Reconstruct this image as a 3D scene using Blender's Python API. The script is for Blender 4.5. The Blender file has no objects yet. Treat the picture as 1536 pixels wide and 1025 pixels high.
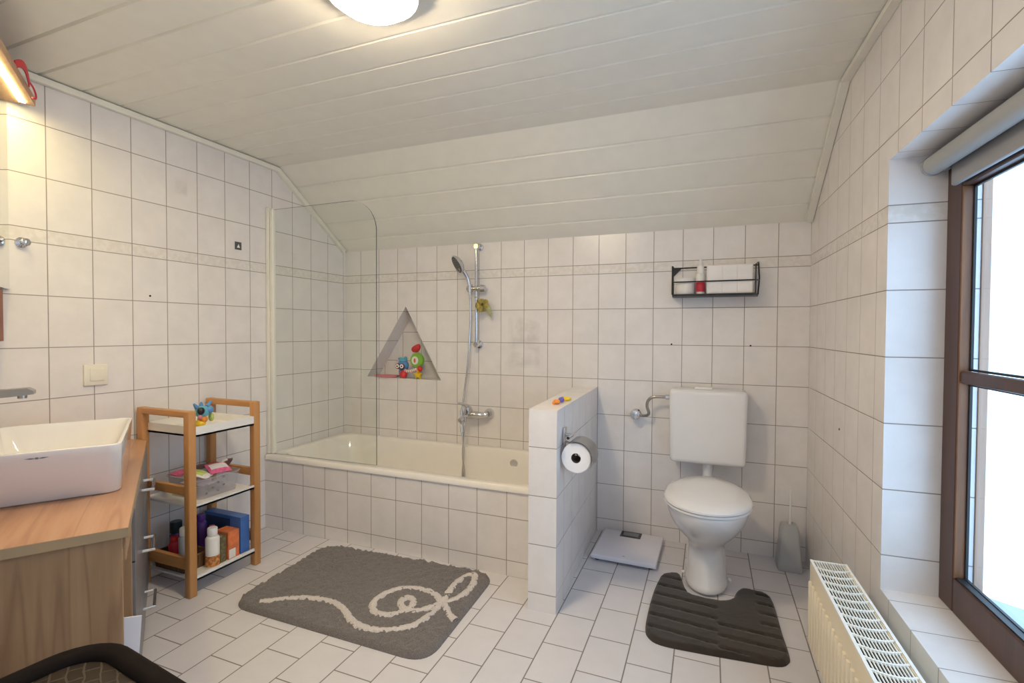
import bpy, bmesh, math, random
from mathutils import Vector, Matrix
from math import sin, cos, pi
random.seed(7)
scene = bpy.context.scene
COL = scene.collection

# ------------------------------------------------------------------ materials
def nt(name):
    m = bpy.data.materials.new(name); m.use_nodes = True
    t = m.node_tree; t.nodes.clear()
    out = t.nodes.new('ShaderNodeOutputMaterial')
    return m, t, out
def node(t, kind, **kw):
    n = t.nodes.new(kind)
    for k, v in kw.items():
        if k in n.inputs.keys() if hasattr(n.inputs, 'keys') else False: n.inputs[k].default_value = v
        else: setattr(n, k, v)
    return n
def mth(t, op, a, b=None, c=None):
    n = t.nodes.new('ShaderNodeMath'); n.operation = op
    for i, x in enumerate((a, b, c)):
        if x is None: continue
        if isinstance(x, (int, float)): n.inputs[i].default_value = x
        else: t.links.new(x, n.inputs[i])
    return n.outputs[0]
def rgb(c): return (c[0], c[1], c[2], 1)
def mix(t, fac, a, b):
    n = t.nodes.new('ShaderNodeMix'); n.data_type = 'RGBA'
    for i, x in ((0, fac), (6, a), (7, b)):
        if isinstance(x, (int, float)): n.inputs[i].default_value = x
        elif isinstance(x, tuple): n.inputs[i].default_value = rgb(x)
        else: t.links.new(x, n.inputs[i])
    return n.outputs[2]
def objco(t):
    return t.nodes.new('ShaderNodeTexCoord').outputs['Object']
def mapped(t, src, scale=(1,1,1), rot=(0,0,0), loc=(0,0,0)):
    n = t.nodes.new('ShaderNodeMapping')
    n.inputs['Scale'].default_value = scale; n.inputs['Rotation'].default_value = rot; n.inputs['Location'].default_value = loc
    t.links.new(src, n.inputs['Vector']); return n.outputs[0]
def noise(t, vec, scale, detail=3, rough=.5):
    n = t.nodes.new('ShaderNodeTexNoise')
    n.inputs['Scale'].default_value = scale; n.inputs['Detail'].default_value = detail; n.inputs['Roughness'].default_value = rough
    t.links.new(vec, n.inputs['Vector']); return n.outputs['Fac']
def ramp(t, fac, stops):
    n = t.nodes.new('ShaderNodeValToRGB'); e = n.color_ramp.elements
    while len(e) < len(stops): e.new(.5)
    for i, (p, c) in enumerate(stops): e[i].position = p; e[i].color = rgb(c)
    t.links.new(fac, n.inputs[0]); return n.outputs[0]
def bsdf(t, out, **kw):
    b = t.nodes.new('ShaderNodeBsdfPrincipled'); t.links.new(b.outputs[0], out.inputs[0])
    for k, v in kw.items():
        k = k.replace('_', ' ')
        if hasattr(v, 'is_output'): t.links.new(v, b.inputs[k])
        else: b.inputs[k].default_value = rgb(v) if isinstance(v, tuple) and len(v) == 3 else v
    return b
def bump(t, b, h, strength=.3, dist=.002):
    n = t.nodes.new('ShaderNodeBump'); n.inputs['Strength'].default_value = strength; n.inputs['Distance'].default_value = dist
    t.links.new(h, n.inputs['Height']); t.links.new(n.outputs[0], b.inputs['Normal'])
M = {}
def plain(name, c, rough=.5, metal=0, var=.06, scale=12, bmp=0, coat=0, ior=1.5, **kw):
    m, t, out = nt(name); f = noise(t, objco(t), scale)
    d = tuple(max(0, x*(1-var)) for x in c); l = tuple(min(1, x*(1+var)) for x in c)
    b = bsdf(t, out, Base_Color=ramp(t, f, [(.3, d), (.7, l)]), Roughness=rough, Metallic=metal, IOR=ior, **kw)
    if coat: b.inputs['Coat Weight'].default_value = coat; b.inputs['Coat Roughness'].default_value = .05
    if bmp: bump(t, b, noise(t, objco(t), scale*12), bmp)
    M[name] = m; return m
def wood(name, dark, mid, light, axis=2, rough=.45, scale=1., streak=None, turn=0):
    m, t, out = nt(name); co = objco(t)
    if turn: co = mapped(t, co, rot=(0, 0, turn))
    sc = [14*scale]*3; sc[axis] = 1.1*scale
    v = mapped(t, co, tuple(sc)); f = noise(t, v, 1.6, 5, .62)
    sc2 = [90*scale]*3; sc2[axis] = 3*scale
    g = noise(t, mapped(t, co, tuple(sc2)), 1.5, 3)
    c = ramp(t, f, [(.28, dark), (.5, mid), (.72, light)])
    c = mix(t, mth(t, 'MULTIPLY', mth(t, 'SUBTRACT', g, .35), .5), c, dark)
    if streak:
        sc3 = [9*scale]*3; sc3[axis] = .45*scale
        s = noise(t, mapped(t, co, tuple(sc3), loc=(3.1, 1.7, .4)), 1.3, 2)
        s = mth(t, 'SUBTRACT', 1, mth(t, 'MINIMUM', mth(t, 'MULTIPLY', mth(t, 'ABSOLUTE', mth(t, 'SUBTRACT', s, .52)), 60), 1))
        c = mix(t, mth(t, 'MULTIPLY', s, .38), c, streak)
    b = bsdf(t, out, Base_Color=c, Roughness=rough)
    bump(t, b, g, .12, .001)
    M[name] = m; return m
def tiles(name, base, grout, rough=.27):
    # UV: x in tile widths, y = height in metres. rows follow the real courses with a narrow border course
    m, t, out = nt(name)
    uv = t.nodes.new('ShaderNodeUVMap').outputs[0]
    sp = t.nodes.new('ShaderNodeSeparateXYZ'); t.links.new(uv, sp.inputs[0]); u, z = sp.outputs[0], sp.outputs[1]
    hi = mth(t, 'GREATER_THAN', z, 1.487)
    v = mth(t, 'DIVIDE', mth(t, 'SUBTRACT', mth(t, 'SUBTRACT', z, .0722), mth(t, 'MULTIPLY', hi, .0526)), .1984)
    fu, fv = mth(t, 'FRACT', u), mth(t, 'FRACT', v)
    du = mth(t, 'MULTIPLY', mth(t, 'MINIMUM', fu, mth(t, 'SUBTRACT', 1, fu)), .15)
    dv = mth(t, 'MULTIPLY', mth(t, 'MINIMUM', fv, mth(t, 'SUBTRACT', 1, fv)), .1984)
    d = mth(t, 'MINIMUM', du, dv)
    mr = t.nodes.new('ShaderNodeMapRange'); mr.interpolation_type = 'SMOOTHSTEP'
    mr.inputs[1].default_value = .0009; mr.inputs[2].default_value = .0024; t.links.new(d, mr.inputs[0]); tile = mr.outputs[0]
    band = mth(t, 'MULTIPLY', mth(t, 'GREATER_THAN', z, 1.461), mth(t, 'LESS_THAN', z, 1.513))
    cb = t.nodes.new('ShaderNodeCombineXYZ'); t.links.new(mth(t, 'FLOOR', u), cb.inputs[0]); t.links.new(mth(t, 'FLOOR', v), cb.inputs[1])
    wn = t.nodes.new('ShaderNodeTexWhiteNoise'); t.links.new(cb.outputs[0], wn.inputs[0])
    ad = t.nodes.new('ShaderNodeVectorMath'); ad.operation = 'ADD'; t.links.new(objco(t), ad.inputs[0]); t.links.new(wn.outputs[1], ad.inputs[1])
    n1 = noise(t, ad.outputs[0], 9, 4, .6)
    c = ramp(t, n1, [(.3, tuple(x*.93 for x in base)), (.62, base), (.8, tuple(min(1, x*1.04) for x in base))])
    c = mix(t, mth(t, 'MULTIPLY', wn.outputs[0], .10), c, (base[0]*.92, base[1]*.84, base[2]*.82))
    bn = mth(t, 'MULTIPLY', band, ramp_f(t, noise(t, objco(t), 45, 3), .4, .6))
    c = mix(t, mth(t, 'MULTIPLY', bn, .35), c, (.62, .57, .46))
    c = mix(t, tile, grout, c)
    b = bsdf(t, out, Base_Color=c, Roughness=mixf(t, tile, .8, rough), IOR=1.5)
    h = mth(t, 'ADD', mth(t, 'MULTIPLY', tile, 1), mth(t, 'MULTIPLY', n1, .12))
    bump(t, b, h, .35, .002)
    M[name] = m; return m
def ramp_f(t, f, a, b_):
    mr = t.nodes.new('ShaderNodeMapRange'); mr.inputs[1].default_value = a; mr.inputs[2].default_value = b_
    t.links.new(f, mr.inputs[0]); return mr.outputs[0]
def mixf(t, fac, a, b):
    n = t.nodes.new('ShaderNodeMix'); n.data_type = 'FLOAT'; t.links.new(fac, n.inputs[0])
    n.inputs[2].default_value = a; n.inputs[3].default_value = b; return n.outputs[0]
def floor_mat(name, base, grout):
    m, t, out = nt(name); co = objco(t)
    sp = t.nodes.new('ShaderNodeSeparateXYZ'); t.links.new(co, sp.inputs[0])
    u = mth(t, 'DIVIDE', mth(t, 'SUBTRACT', sp.outputs[0], .0135), .15)
    cu = mth(t, 'FLOOR', u)
    par = mth(t, 'MULTIPLY', mth(t, 'FRACT', mth(t, 'MULTIPLY', cu, .5)), 1.0)
    v = mth(t, 'ADD', mth(t, 'DIVIDE', mth(t, 'ADD', sp.outputs[1], 4.936), .2025), par)
    fu, fv = mth(t, 'FRACT', u), mth(t, 'FRACT', v)
    du = mth(t, 'MULTIPLY', mth(t, 'MINIMUM', fu, mth(t, 'SUBTRACT', 1, fu)), .15)
    dv = mth(t, 'MULTIPLY', mth(t, 'MINIMUM', fv, mth(t, 'SUBTRACT', 1, fv)), .2025)
    d = mth(t, 'MINIMUM', du, dv)
    mr = t.nodes.new('ShaderNodeMapRange'); mr.interpolation_type = 'SMOOTHSTEP'
    mr.inputs[1].default_value = .0013; mr.inputs[2].default_value = .0030; t.links.new(d, mr.inputs[0]); tile = mr.outputs[0]
    cb = t.nodes.new('ShaderNodeCombineXYZ'); t.links.new(cu, cb.inputs[0]); t.links.new(mth(t, 'FLOOR', v), cb.inputs[1])
    wn = t.nodes.new('ShaderNodeTexWhiteNoise'); t.links.new(cb.outputs[0], wn.inputs[0])
    n1 = noise(t, co, 14, 4, .6)
    c = ramp(t, n1, [(.3, tuple(x*.95 for x in base)), (.65, base)])
    c = mix(t, mth(t, 'MULTIPLY', wn.outputs[0], .12), c, tuple(x*.82 for x in base))
    c = mix(t, tile, grout, c)
    b = bsdf(t, out, Base_Color=c, Roughness=mixf(t, tile, .85, .38))
    bump(t, b, mth(t, 'ADD', tile, mth(t, 'MULTIPLY', n1, .1)), .35, .002)
    M[name] = m; return m
def glass(name, tint, refl=1.0, rough=0.0, milk=0):
    m, t, out = nt(name)
    tr = t.nodes.new('ShaderNodeBsdfTransparent'); tr.inputs[0].default_value = rgb(tint)
    gl = t.nodes.new('ShaderNodeBsdfGlossy'); gl.inputs['Roughness'].default_value = rough
    fr = t.nodes.new('ShaderNodeFresnel'); fr.inputs[0].default_value = 1.45
    mx = t.nodes.new('ShaderNodeMixShader')
    ge = t.nodes.new('ShaderNodeNewGeometry')
    t.links.new(mth(t, 'MULTIPLY', mth(t, 'MULTIPLY', fr.outputs[0], refl), mth(t, 'SUBTRACT', 1, ge.outputs['Backfacing'])), mx.inputs[0]); t.links.new(tr.outputs[0], mx.inputs[1]); t.links.new(gl.outputs[0], mx.inputs[2])
    sh = mx.outputs[0]
    if milk:
        df = t.nodes.new('ShaderNodeBsdfDiffuse'); df.inputs[0].default_value = (.8, .78, .8, 1)
        m2 = t.nodes.new('ShaderNodeMixShader'); m2.inputs[0].default_value = milk
        t.links.new(sh, m2.inputs[1]); t.links.new(df.outputs[0], m2.inputs[2]); sh = m2.outputs[0]
    t.links.new(sh, out.inputs[0]); M[name] = m; return m
def emit(name, c, s):
    m, t, out = nt(name)
    e = t.nodes.new('ShaderNodeEmission'); e.inputs[0].default_value = rgb(c); e.inputs[1].default_value = s
    t.links.new(e.outputs[0], out.inputs[0]); M[name] = m; return m

WT = (.81, .78, .765)
tiles('wall_tile', WT, (.30, .265, .24))
floor_mat('floor_tile', (.675, .655, .68), (.22, .195, .18))
plain('ceiling_white', (.82, .80, .73), .38, var=.02)
plain('trim_white', (.80, .78, .70), .4, var=.03)
plain('plaster', (.8, .8, .78), .8)
plain('porcelain', (.78, .765, .76), .07, var=.01, coat=.3)
plain('tub_enamel', (.85, .82, .775), .12, var=.01, coat=.3)
plain('white_plastic', (.80, .79, .77), .3, var=.02)
plain('cream_plastic', (.82, .78, .66), .35, var=.02)
plain('grey_plastic', (.42, .43, .44), .4, var=.04)
plain('black_plastic', (.02, .02, .022), .3, var=.1)
plain('display_black', (.012, .013, .016), .12)
plain('display_grey', (.16, .17, .18), .2)
plain('chrome', (.68, .68, .70), .11, 1, var=.02)
plain('brushed_metal', (.40, .375, .33), .28, 1, var=.05)
plain('dull_flap', (.34, .35, .36), .3, 1, var=.05)
plain('black_wire', (.012, .012, .012), .4)
plain('scale_white', (.74, .73, .80), .25, var=.01)
plain('paper', (.86, .84, .84), .9, var=.03, bmp=.15)
plain('cardboard_core', (.10, .075, .055), .9)
plain('paper_sheet', (.86, .86, .92), .8, var=.02)
plain('spray_grey', (.055, .05, .047), .5)
plain('radiator_cream', (.80, .72, .56), .35, var=.02)
plain('radiator_white', (.84, .81, .73), .35, var=.02)
plain('radiator_dark', (.02, .02, .02), .7)
plain('blind_grey', (.36, .36, .35), .6, var=.03, bmp=.1)
plain('blind_hem', (.31, .31, .32), .55, var=.03, bmp=.1)
plain('rubber_black', (.015, .017, .018), .45)
plain('sill_metal', (.30, .33, .36), .35, .6)
plain('drawer_grey', (.19, .19, .20), .32, .25, var=.05)
plain('laminate_edge', (.36, .26, .15), .5)
plain('red_plastic', (.60, .03, .03), .35)
plain('red_ribbon', (.58, .045, .06), .6)
plain('yellow_plastic', (.80, .55, .02), .35)
plain('orange_plastic', (.80, .26, .03), .35)
plain('orange_card', (.72, .20, .07), .5, var=.25, scale=30)
plain('blue_plastic', (.10, .27, .55), .35)
plain('sky_plastic', (.12, .42, .55), .35)
plain('green_plastic', (.24, .50, .06), .35)
plain('purple_plastic', (.10, .03, .22), .35)
plain('violet_plastic', (.16, .12, .45), .4)
plain('pink_plastic', (.62, .22, .24), .3)
plain('pink_film', (.72, .14, .30), .3, var=.3, scale=60)
plain('lime_film', (.45, .55, .14), .3, var=.3, scale=60)
plain('dark_film', (.13, .06, .06), .35, var=.3, scale=60)
plain('white_film', (.78, .74, .74), .3, var=.1, scale=60)
plain('box_blue', (.06, .17, .48), .35, var=.15, scale=10)
plain('box_navy', (.02, .05, .13), .35, var=.2)
plain('box_olive', (.16, .13, .06), .5, var=.5, scale=80)
plain('dark_green_cap', (.012, .028, .032), .3)
plain('bottle_grey', (.48, .50, .53), .3)
plain('label_white', (.80, .78, .74), .5)
plain('label_red', (.55, .02, .05), .4)
plain('label_fruit', (.55, .22, .06), .5, var=.8, scale=70)
plain('label_blue', (.16, .22, .36), .45)
plain('sponge_olive', (.36, .29, .07), .8, var=.35, scale=40)
plain('sponge_net', (.42, .42, .22), .8, var=.2, scale=60)
plain('eye_white', (.9, .88, .86), .25)
plain('eye_ring', (.16, .05, .09), .3)
plain('sticker_grey', (.10, .10, .10), .5)
plain('mark_grey', (.20, .20, .21), .4)
plain('drill_hole', (.02, .018, .016), .9)
plain('dirt', (.30, .26, .18), .8)
plain('screen_profile', (.80, .79, .72), .35, var=.02)
plain('glass_edge', (.05, .085, .07), .12)
glass('screen_glass', (.972, .984, .970), .8)
glass('window_glass', (.97, .985, .985), .75)
glass('clear_plastic', (.95, .95, .96), 1.0, .2, milk=.14)
m, t, out = nt('mirror'); bsdf(t, out, Base_Color=(.84, .86, .83), Metallic=1.0, Roughness=.015); M['mirror'] = m
wood('vanity_top', (.34, .18, .10), (.47, .265, .155), (.54, .33, .21), 0, .38, .9, streak=(.24, .115, .06), turn=.588)
wood('vanity_oak', (.30, .175, .088), (.37, .225, .118), (.43, .27, .15), 2, .5, .8, streak=(.15, .07, .032))
wood('bamboo', (.42, .19, .06), (.50, .245, .085), (.56, .29, .11), 2, .42, 1.3)
wood('bamboo_x', (.42, .19, .06), (.50, .245, .085), (.56, .29, .11), 0, .42, 1.3)
wood('lamp_wood', (.36, .21, .13), (.48, .30, .19), (.55, .36, .24), 0, .5, 1)
wood('red_wood', (.22, .06, .03), (.30, .09, .045), (.36, .12, .06), 2, .5, 1)
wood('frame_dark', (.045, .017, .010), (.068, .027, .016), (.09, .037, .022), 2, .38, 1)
wood('frame_daylit', (.12, .045, .014), (.19, .078, .025), (.27, .12, .042), 2, .4, 1.4)
wood('frame_pale', (.42, .26, .18), (.52, .33, .23), (.58, .4, .3), 2, .5, 1)
emit('lamp_glow', (1, .80, .54), 102)
emit('fill_glow', (1, .97, .97), 14)  # glow of the added fill lamp behind the camera
emit('led_glow', (1, .81, .36), 64)
# woven materials
def woven(name, a, b_, sc, light=None):
    m, t, out = nt(name); co = objco(t)
    br = t.nodes.new('ShaderNodeTexBrick'); br.offset = .5
    br.inputs['Scale'].default_value = sc; br.inputs['Mortar Size'].default_value = .035; br.inputs['Brick Width'].default_value = .75; br.inputs['Row Height'].default_value = .42
    br.inputs['Color1'].default_value = rgb(a); br.inputs['Color2'].default_value = rgb(b_); br.inputs['Mortar'].default_value = rgb(light or tuple(x*.5 for x in a))
    br.inputs['Mortar Smooth'].default_value = .3
    wv = t.nodes.new('ShaderNodeVectorMath'); wv.operation = 'ADD'
    nn = t.nodes.new('ShaderNodeTexNoise'); nn.inputs['Scale'].default_value = 25; t.links.new(co, nn.inputs['Vector'])
    s = t.nodes.new('ShaderNodeVectorMath'); s.operation = 'SCALE'; s.inputs['Scale'].default_value = .012; t.links.new(nn.outputs['Color'], s.inputs[0])
    t.links.new(mapped(t, co, (1, 1, 1), (0, 0, .5)), wv.inputs[0]); t.links.new(s.outputs[0], wv.inputs[1])
    t.links.new(wv.outputs[0], br.inputs['Vector'])
    b = bsdf(t, out, Base_Color=br.outputs['Color'], Roughness=.5)
    bump(t, b, mth(t, 'SUBTRACT', 1, br.outputs['Fac']), .6, .004); M[name] = m
woven('stool_weave', (.018, .012, .009), (.030, .020, .014), 16, (.075, .06, .045))
woven('wicker', (.13, .065, .03), (.19, .10, .045), 60)
plain('stool_rim', (.011, .0075, .0065), .9, var=.2, bmp=.2, Specular_IOR_Level=.15)
m, t, out = nt('mat_brown'); co = objco(t)
f = noise(t, co, 7, 3); g = noise(t, co, 320, 2)
b = bsdf(t, out, Base_Color=mix(t, mth(t, 'MULTIPLY', g, .6), ramp(t, f, [(.3, (.018, .0115, .0075)), (.7, (.033, .023, .016))]), (.045, .034, .026)), Roughness=.95, Sheen_Weight=.25)
bump(t, b, g, .5, .004); M['mat_brown'] = m
m, t, out = nt('rug_grey'); co = objco(t)
g = noise(t, co, 260, 3); f = noise(t, co, 11, 3)
b = bsdf(t, out, Base_Color=mix(t, ramp_f(t, g, .3, .7), mix(t, f, (.095, .082, .077), (.145, .127, .12)), (.225, .20, .19)), Roughness=1.0, Sheen_Weight=.2)
bump(t, b, g, .7, .006); M['rug_grey'] = m
m, t, out = nt('rug_white'); co = objco(t)
g = noise(t, co, 240, 3)
b = bsdf(t, out, Base_Color=ramp(t, g, [(.25, (.50, .45, .42)), (.7, (.76, .70, .66))]), Roughness=1.0, Sheen_Weight=.2)
bump(t, b, g, .7, .006); M['rug_white'] = m
# faint printed motif: mostly see-through ink
m, t, out = nt('faint_print'); co = objco(t)
tr = t.nodes.new('ShaderNodeBsdfTransparent'); df = t.nodes.new('ShaderNodeBsdfPrincipled')
df.inputs['Base Color'].default_value = rgb((.52, .49, .42)); df.inputs['Roughness'].default_value = .25
mx = t.nodes.new('ShaderNodeMixShader')
t.links.new(mth(t, 'MULTIPLY', ramp_f(t, noise(t, co, 16, 3, .55), .35, .65), .075), mx.inputs[0])
t.links.new(tr.outputs[0], mx.inputs[1]); t.links.new(df.outputs[0], mx.inputs[2]); t.links.new(mx.outputs[0], out.inputs[0]); M['faint_print'] = m

# ------------------------------------------------------------------ mesh builder
def ident(x, y, z): return (x, y, z)
class MB:
    def __init__(self, f=None): self.v = []; self.f = []; self.m = []; self.uv = {}; self.F = f or ident
    def add(self, vs, fs, mi=0):
        o = len(self.v); self.v += [Vector(self.F(*p)) for p in vs]
        self.f += [tuple(o+i for i in q) for q in fs]; self.m += [mi]*len(fs); return self
    def box(self, x0, x1, y0, y1, z0, z1, mi=0):
        vs = [(x, y, z) for z in (z0, z1) for y in (y0, y1) for x in (x0, x1)]
        return self.add(vs, [(0,2,3,1), (4,5,7,6), (0,1,5,4), (2,6,7,3), (0,4,6,2), (1,3,7,5)], mi)
    def rbox(self, x0, x1, y0, y1, z0, z1, r=.005, seg=2, mi=0, taper=None):
        bm = bmesh.new(); bmesh.ops.create_cube(bm, size=1)
        for v in bm.verts:
            v.co = Vector((x0+(v.co.x+.5)*(x1-x0), y0+(v.co.y+.5)*(y1-y0), z0+(v.co.z+.5)*(z1-z0)))
        if taper:
            cx, cy = (x0+x1)/2, (y0+y1)/2
            for v in bm.verts:
                if v.co.z > (z0+z1)/2: v.co.x = cx+(v.co.x-cx)*taper[0]; v.co.y = cy+(v.co.y-cy)*taper[1]
        r = min(r, .49*min(abs(x1-x0), abs(y1-y0), abs(z1-z0)))
        bmesh.ops.bevel(bm, geom=bm.edges[:], offset=r, segments=seg, profile=.5, affect='EDGES')
        return self.take(bm, mi)
    def take(self, bm, mi=0):
        bm.verts.index_update()
        self.add([tuple(v.co) for v in bm.verts], [tuple(v.index for v in f.verts) for f in bm.faces], mi); bm.free(); return self
    def rings(self, rs, c0=True, c1=True, mi=0, closed=True):
        n = len(rs[0]); vs = [p for r in rs for p in r]; fs = []
        for i in range(len(rs)-1):
            for j in range(n if closed else n-1):
                k = (j+1) % n; fs.append((i*n+j, i*n+k, (i+1)*n+k, (i+1)*n+j))
        if c0: fs.append(tuple(range(n))[::-1])
        if c1: fs.append(tuple((len(rs)-1)*n+j for j in range(n)))
        return self.add(vs, fs, mi)
    def cyl(self, a, b, r0, r1=None, n=20, mi=0):
        return self.tube([a, b], [r0, r0 if r1 is None else r1], n, mi)
    def tube(self, pts, r, n=12, mi=0, closed=False):
        P = [Vector(p) for p in pts]; k = len(P)
        if isinstance(r, (int, float)): r = [r]*k
        rs = []; up = None
        for i in range(k):
            if closed: d = P[(i+1) % k]-P[i-1]
            else: d = P[min(i+1, k-1)]-P[max(i-1, 0)]
            d.normalize()
            if up is None:
                up = Vector((0, 0, 1)) if abs(d.z) < .9 else Vector((1, 0, 0))
            s = d.cross(up)
            if s.length < 1e-5: s = d.orthogonal()
            s.normalize(); up = s.cross(d); up.normalize()
            rs.append([tuple(P[i]+(s*cos(2*pi*j/n)+up*sin(2*pi*j/n))*r[i]) for j in range(n)])
        if closed: rs.append(rs[0]); return self.rings(rs, False, False, mi)
        return self.rings(rs, True, True, mi)
    def lathe(self, prof, c=(0, 0, 0), axis='z', n=28, mi=0, sx=1, sy=1, c0=True, c1=True):
        rs = []
        for r, h in prof:
            ring = []
            for j in range(n):
                a = 2*pi*j/n; p, q = r*cos(a)*sx, r*sin(a)*sy
                if axis == 'z': ring.append((c[0]+p, c[1]+q, c[2]+h))
                elif axis == 'y': ring.append((c[0]+p, c[1]+h, c[2]+q))
                else: ring.append((c[0]+h, c[1]+p, c[2]+q))
            rs.append(ring)
        return self.rings(rs, c0, c1, mi)
    def ball(self, c, rx, ry=None, rz=None, n=20, mi=0):
        ry = rx if ry is None else ry; rz = rx if rz is None else rz
        rs = []
        for i in range(1, n//2):
            th = pi*i/(n//2)
            rs.append([(c[0]+rx*sin(th)*cos(2*pi*j/n), c[1]+ry*sin(th)*sin(2*pi*j/n), c[2]-rz*cos(th)) for j in range(n)])
        return self.rings(rs, True, True, mi)
    def prism(self, poly, z0, z1, mi=0):
        return self.rings([[(x, y, z0) for x, y in poly], [(x, y, z1) for x, y in poly]], mi=mi)
    def build(self, name, mat, parent=None, loc=None, smooth=False, uvf=None, recalc=True, kind=None):
        off = Vector(parent['_o']) if parent else Vector(loc or (0, 0, 0))
        me = bpy.data.meshes.new(name)
        me.from_pydata([tuple(p-off) for p in self.v], [], self.f); me.update()
        if recalc:
            bm = bmesh.new(); bm.from_mesh(me); bmesh.ops.recalc_face_normals(bm, faces=bm.faces[:]); bm.to_mesh(me); bm.free()
        for i, p in enumerate(me.polygons): p.material_index = self.m[i]
        for x in (mat if isinstance(mat, (list, tuple)) else [mat]): me.materials.append(M[x])
        if uvf:
            ul = me.uv_layers.new(name='UVMap')
            for p in me.polygons:
                for li in p.loop_indices:
                    q = self.v[me.loops[li].vertex_index] if not recalc else Vector(me.vertices[me.loops[li].vertex_index].co)+off
                    ul.data[li].uv = uvf(q, p.normal)
        if smooth:
            for p in me.polygons: p.use_smooth = True
            try: me.set_sharp_from_angle(angle=math.radians(38 if smooth is True else smooth))
            except Exception: pass
        o = bpy.data.objects.new(name, me); COL.objects.link(o)
        if parent: o.parent = parent
        else: o.location = off
        o['_o'] = tuple(off)
        if kind: o['kind'] = kind
        return o
def tag(o, label, cat, group=None):
    o['label'] = label; o['category'] = cat
    if group: o['group'] = group
    return o
def thing(name, loc, label, cat, group=None):
    o = bpy.data.objects.new(name, None); COL.objects.link(o); o.location = loc; o['_o'] = tuple(loc)
    o.empty_display_size = .05
    return tag(o, label, cat, group)
def rrect(x0, x1, y0, y1, r, z, n=8):
    pts = []
    for cx, cy, a0 in ((x1-r, y1-r, 0), (x0+r, y1-r, pi/2), (x0+r, y0+r, pi), (x1-r, y0+r, 1.5*pi)):
        for i in range(n+1):
            a = a0+pi/2*i/n; pts.append((cx+r*cos(a), cy+r*sin(a), z))
    return pts
def smoothpath(pts, k=6, closed=False):
    P = [Vector(p) for p in pts]; n = len(P); out = []
    for i in range(n if closed else n-1):
        g = lambda j: P[j % n] if closed else P[max(0, min(n-1, j))]
        a, b, c, d = g(i-1), g(i), g(i+1), g(i+2)
        for s in range(k):
            t = s/k
            out.append(.5*((2*b)+(c-a)*t+(2*a-5*b+4*c-d)*t*t+(3*b-3*c+d-a)*t**3))
    if not closed: out.append(P[-1])
    return out

# ------------------------------------------------------------------ frames of the room
W, ZC, ZK, YF, YB = 2.8223, 2.09, 1.68, -.585, -3.45
ra = Vector((.031, -1)).normalized(); rb = Vector((1, .031)).normalized()
def RW(s, t, z):
    return (W+ra.x*s+rb.x*t, ra.y*s+rb.y*t, z)
def RWi(p):
    d = Vector((p.x-W, p.y)); return d.dot(ra), d.dot(rb)
VO = Vector((.035, -1.345)); vu = Vector((.8319, -.5549)); vv = Vector((.5549, .8319))
def VL(u, v, z):
    return (VO.x+vu.x*u+vv.x*v, VO.y+vu.y*u+vv.y*v, z)
def uv_back(p, n): return ((p.x-.1312)/.15, p.z)
def uv_left(p, n): return ((-p.y-.0218)/.1506, p.z)

# ------------------------------------------------------------------ room shell
fb = MB(); fb.box(-.3, 3.35, -3.7, .2, -.08, 0); fb.build('floor', 'floor_tile', kind='structure')
# ceiling boards (flat part then sloping part), with V grooves between boards, extruded along x
def ceiling():
    prof = []
    g, dp = .006, .008
    y = -3.6; seams = [YF-.14*k for k in range(0, 22)][::-1]
    prof.append((y, ZC))
    for s in seams[:-1]:
        if s < y: continue
        prof += [(s-.004, ZC), (s-.0035, ZC+dp), (s+.001, ZC+dp), (s+.009, ZC)]
    prof.append((YF, ZC))
    d = Vector((-YF, ZK-ZC)); L = d.length; d /= L; nrm = Vector((-d.y, d.x))
    for k in range(1, 5):
        q = Vector((YF, ZC))+d*(k*L/4.76)
        for o, h in ((-.004, 0), (-.0035, dp), (.001, dp), (.009, 0)):
            e = q+d*o+nrm*h; prof.append((e.x, e.y))
    e = Vector((YF, ZC))+d*(L+.06); prof.append((e.x, e.y))
    b = MB(); n = len(prof)
    top = [(-.3, .25, 2.3), (-.3, -3.6, 2.3)]
    vs = [(-.3, y, z) for y, z in prof]+[(3.35, y, z) for y, z in prof]
    b.add(vs, [(i, i+1, n+i+1, n+i) for i in range(n-1)])
    # upper skin so the ceiling has thickness
    b.add([(-.3, -3.6, ZC), (3.35, -3.6, ZC), (3.35, -3.6, 2.25), (-.3, -3.6, 2.25), (-.3, .25, 2.25), (3.35, .25, 2.25)], [(0, 1, 2, 3), (3, 2, 5, 4)])
    return b.build('ceiling', 'ceiling_white', kind='structure', recalc=False)
ceiling()
# back wall with the triangular niche
NA, NBl, NBr, ND = (.495, 1.295), (.183, .818), (.764, .814), .135
def wall_back():
    bm = bmesh.new()
    out = [bm.verts.new((x, 0, z)) for x, z in ((-.1, -.02), (W+.05, -.02), (W+.05, 1.76), (-.1, 1.76))]
    tri = [bm.verts.new((x, 0, z)) for x, z in (NBl, NBr, NA)]
    ed = [bm.edges.new((out[i], out[(i+1) % 4])) for i in range(4)]+[bm.edges.new((tri[i], tri[(i+1) % 3])) for i in range(3)]
    bmesh.ops.triangle_fill(bm, use_beauty=True, edges=ed)
    bk = [bm.verts.new((v.co.x, ND, v.co.z)) for v in tri]
    for i in range(3): bm.faces.new((tri[i], tri[(i+1) % 3], bk[(i+1) % 3], bk[i]))
    bm.faces.new(bk)
    for f in bm.faces: f.normal_update()
    b = MB(); b.take(bm)
    def uvf(p, n):
        if abs(n.y) > .5:
            return (((p.x-.1312)/.15+(.33 if p.y > .05 else 0)), p.z+(-.06 if p.y > .05 else 0))
        return (.5 if p.y < .02 else .78, p.z)
    return b.build('wall_back', 'wall_tile', uvf=uvf, recalc=False, kind='structure')
wall_back()
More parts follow.
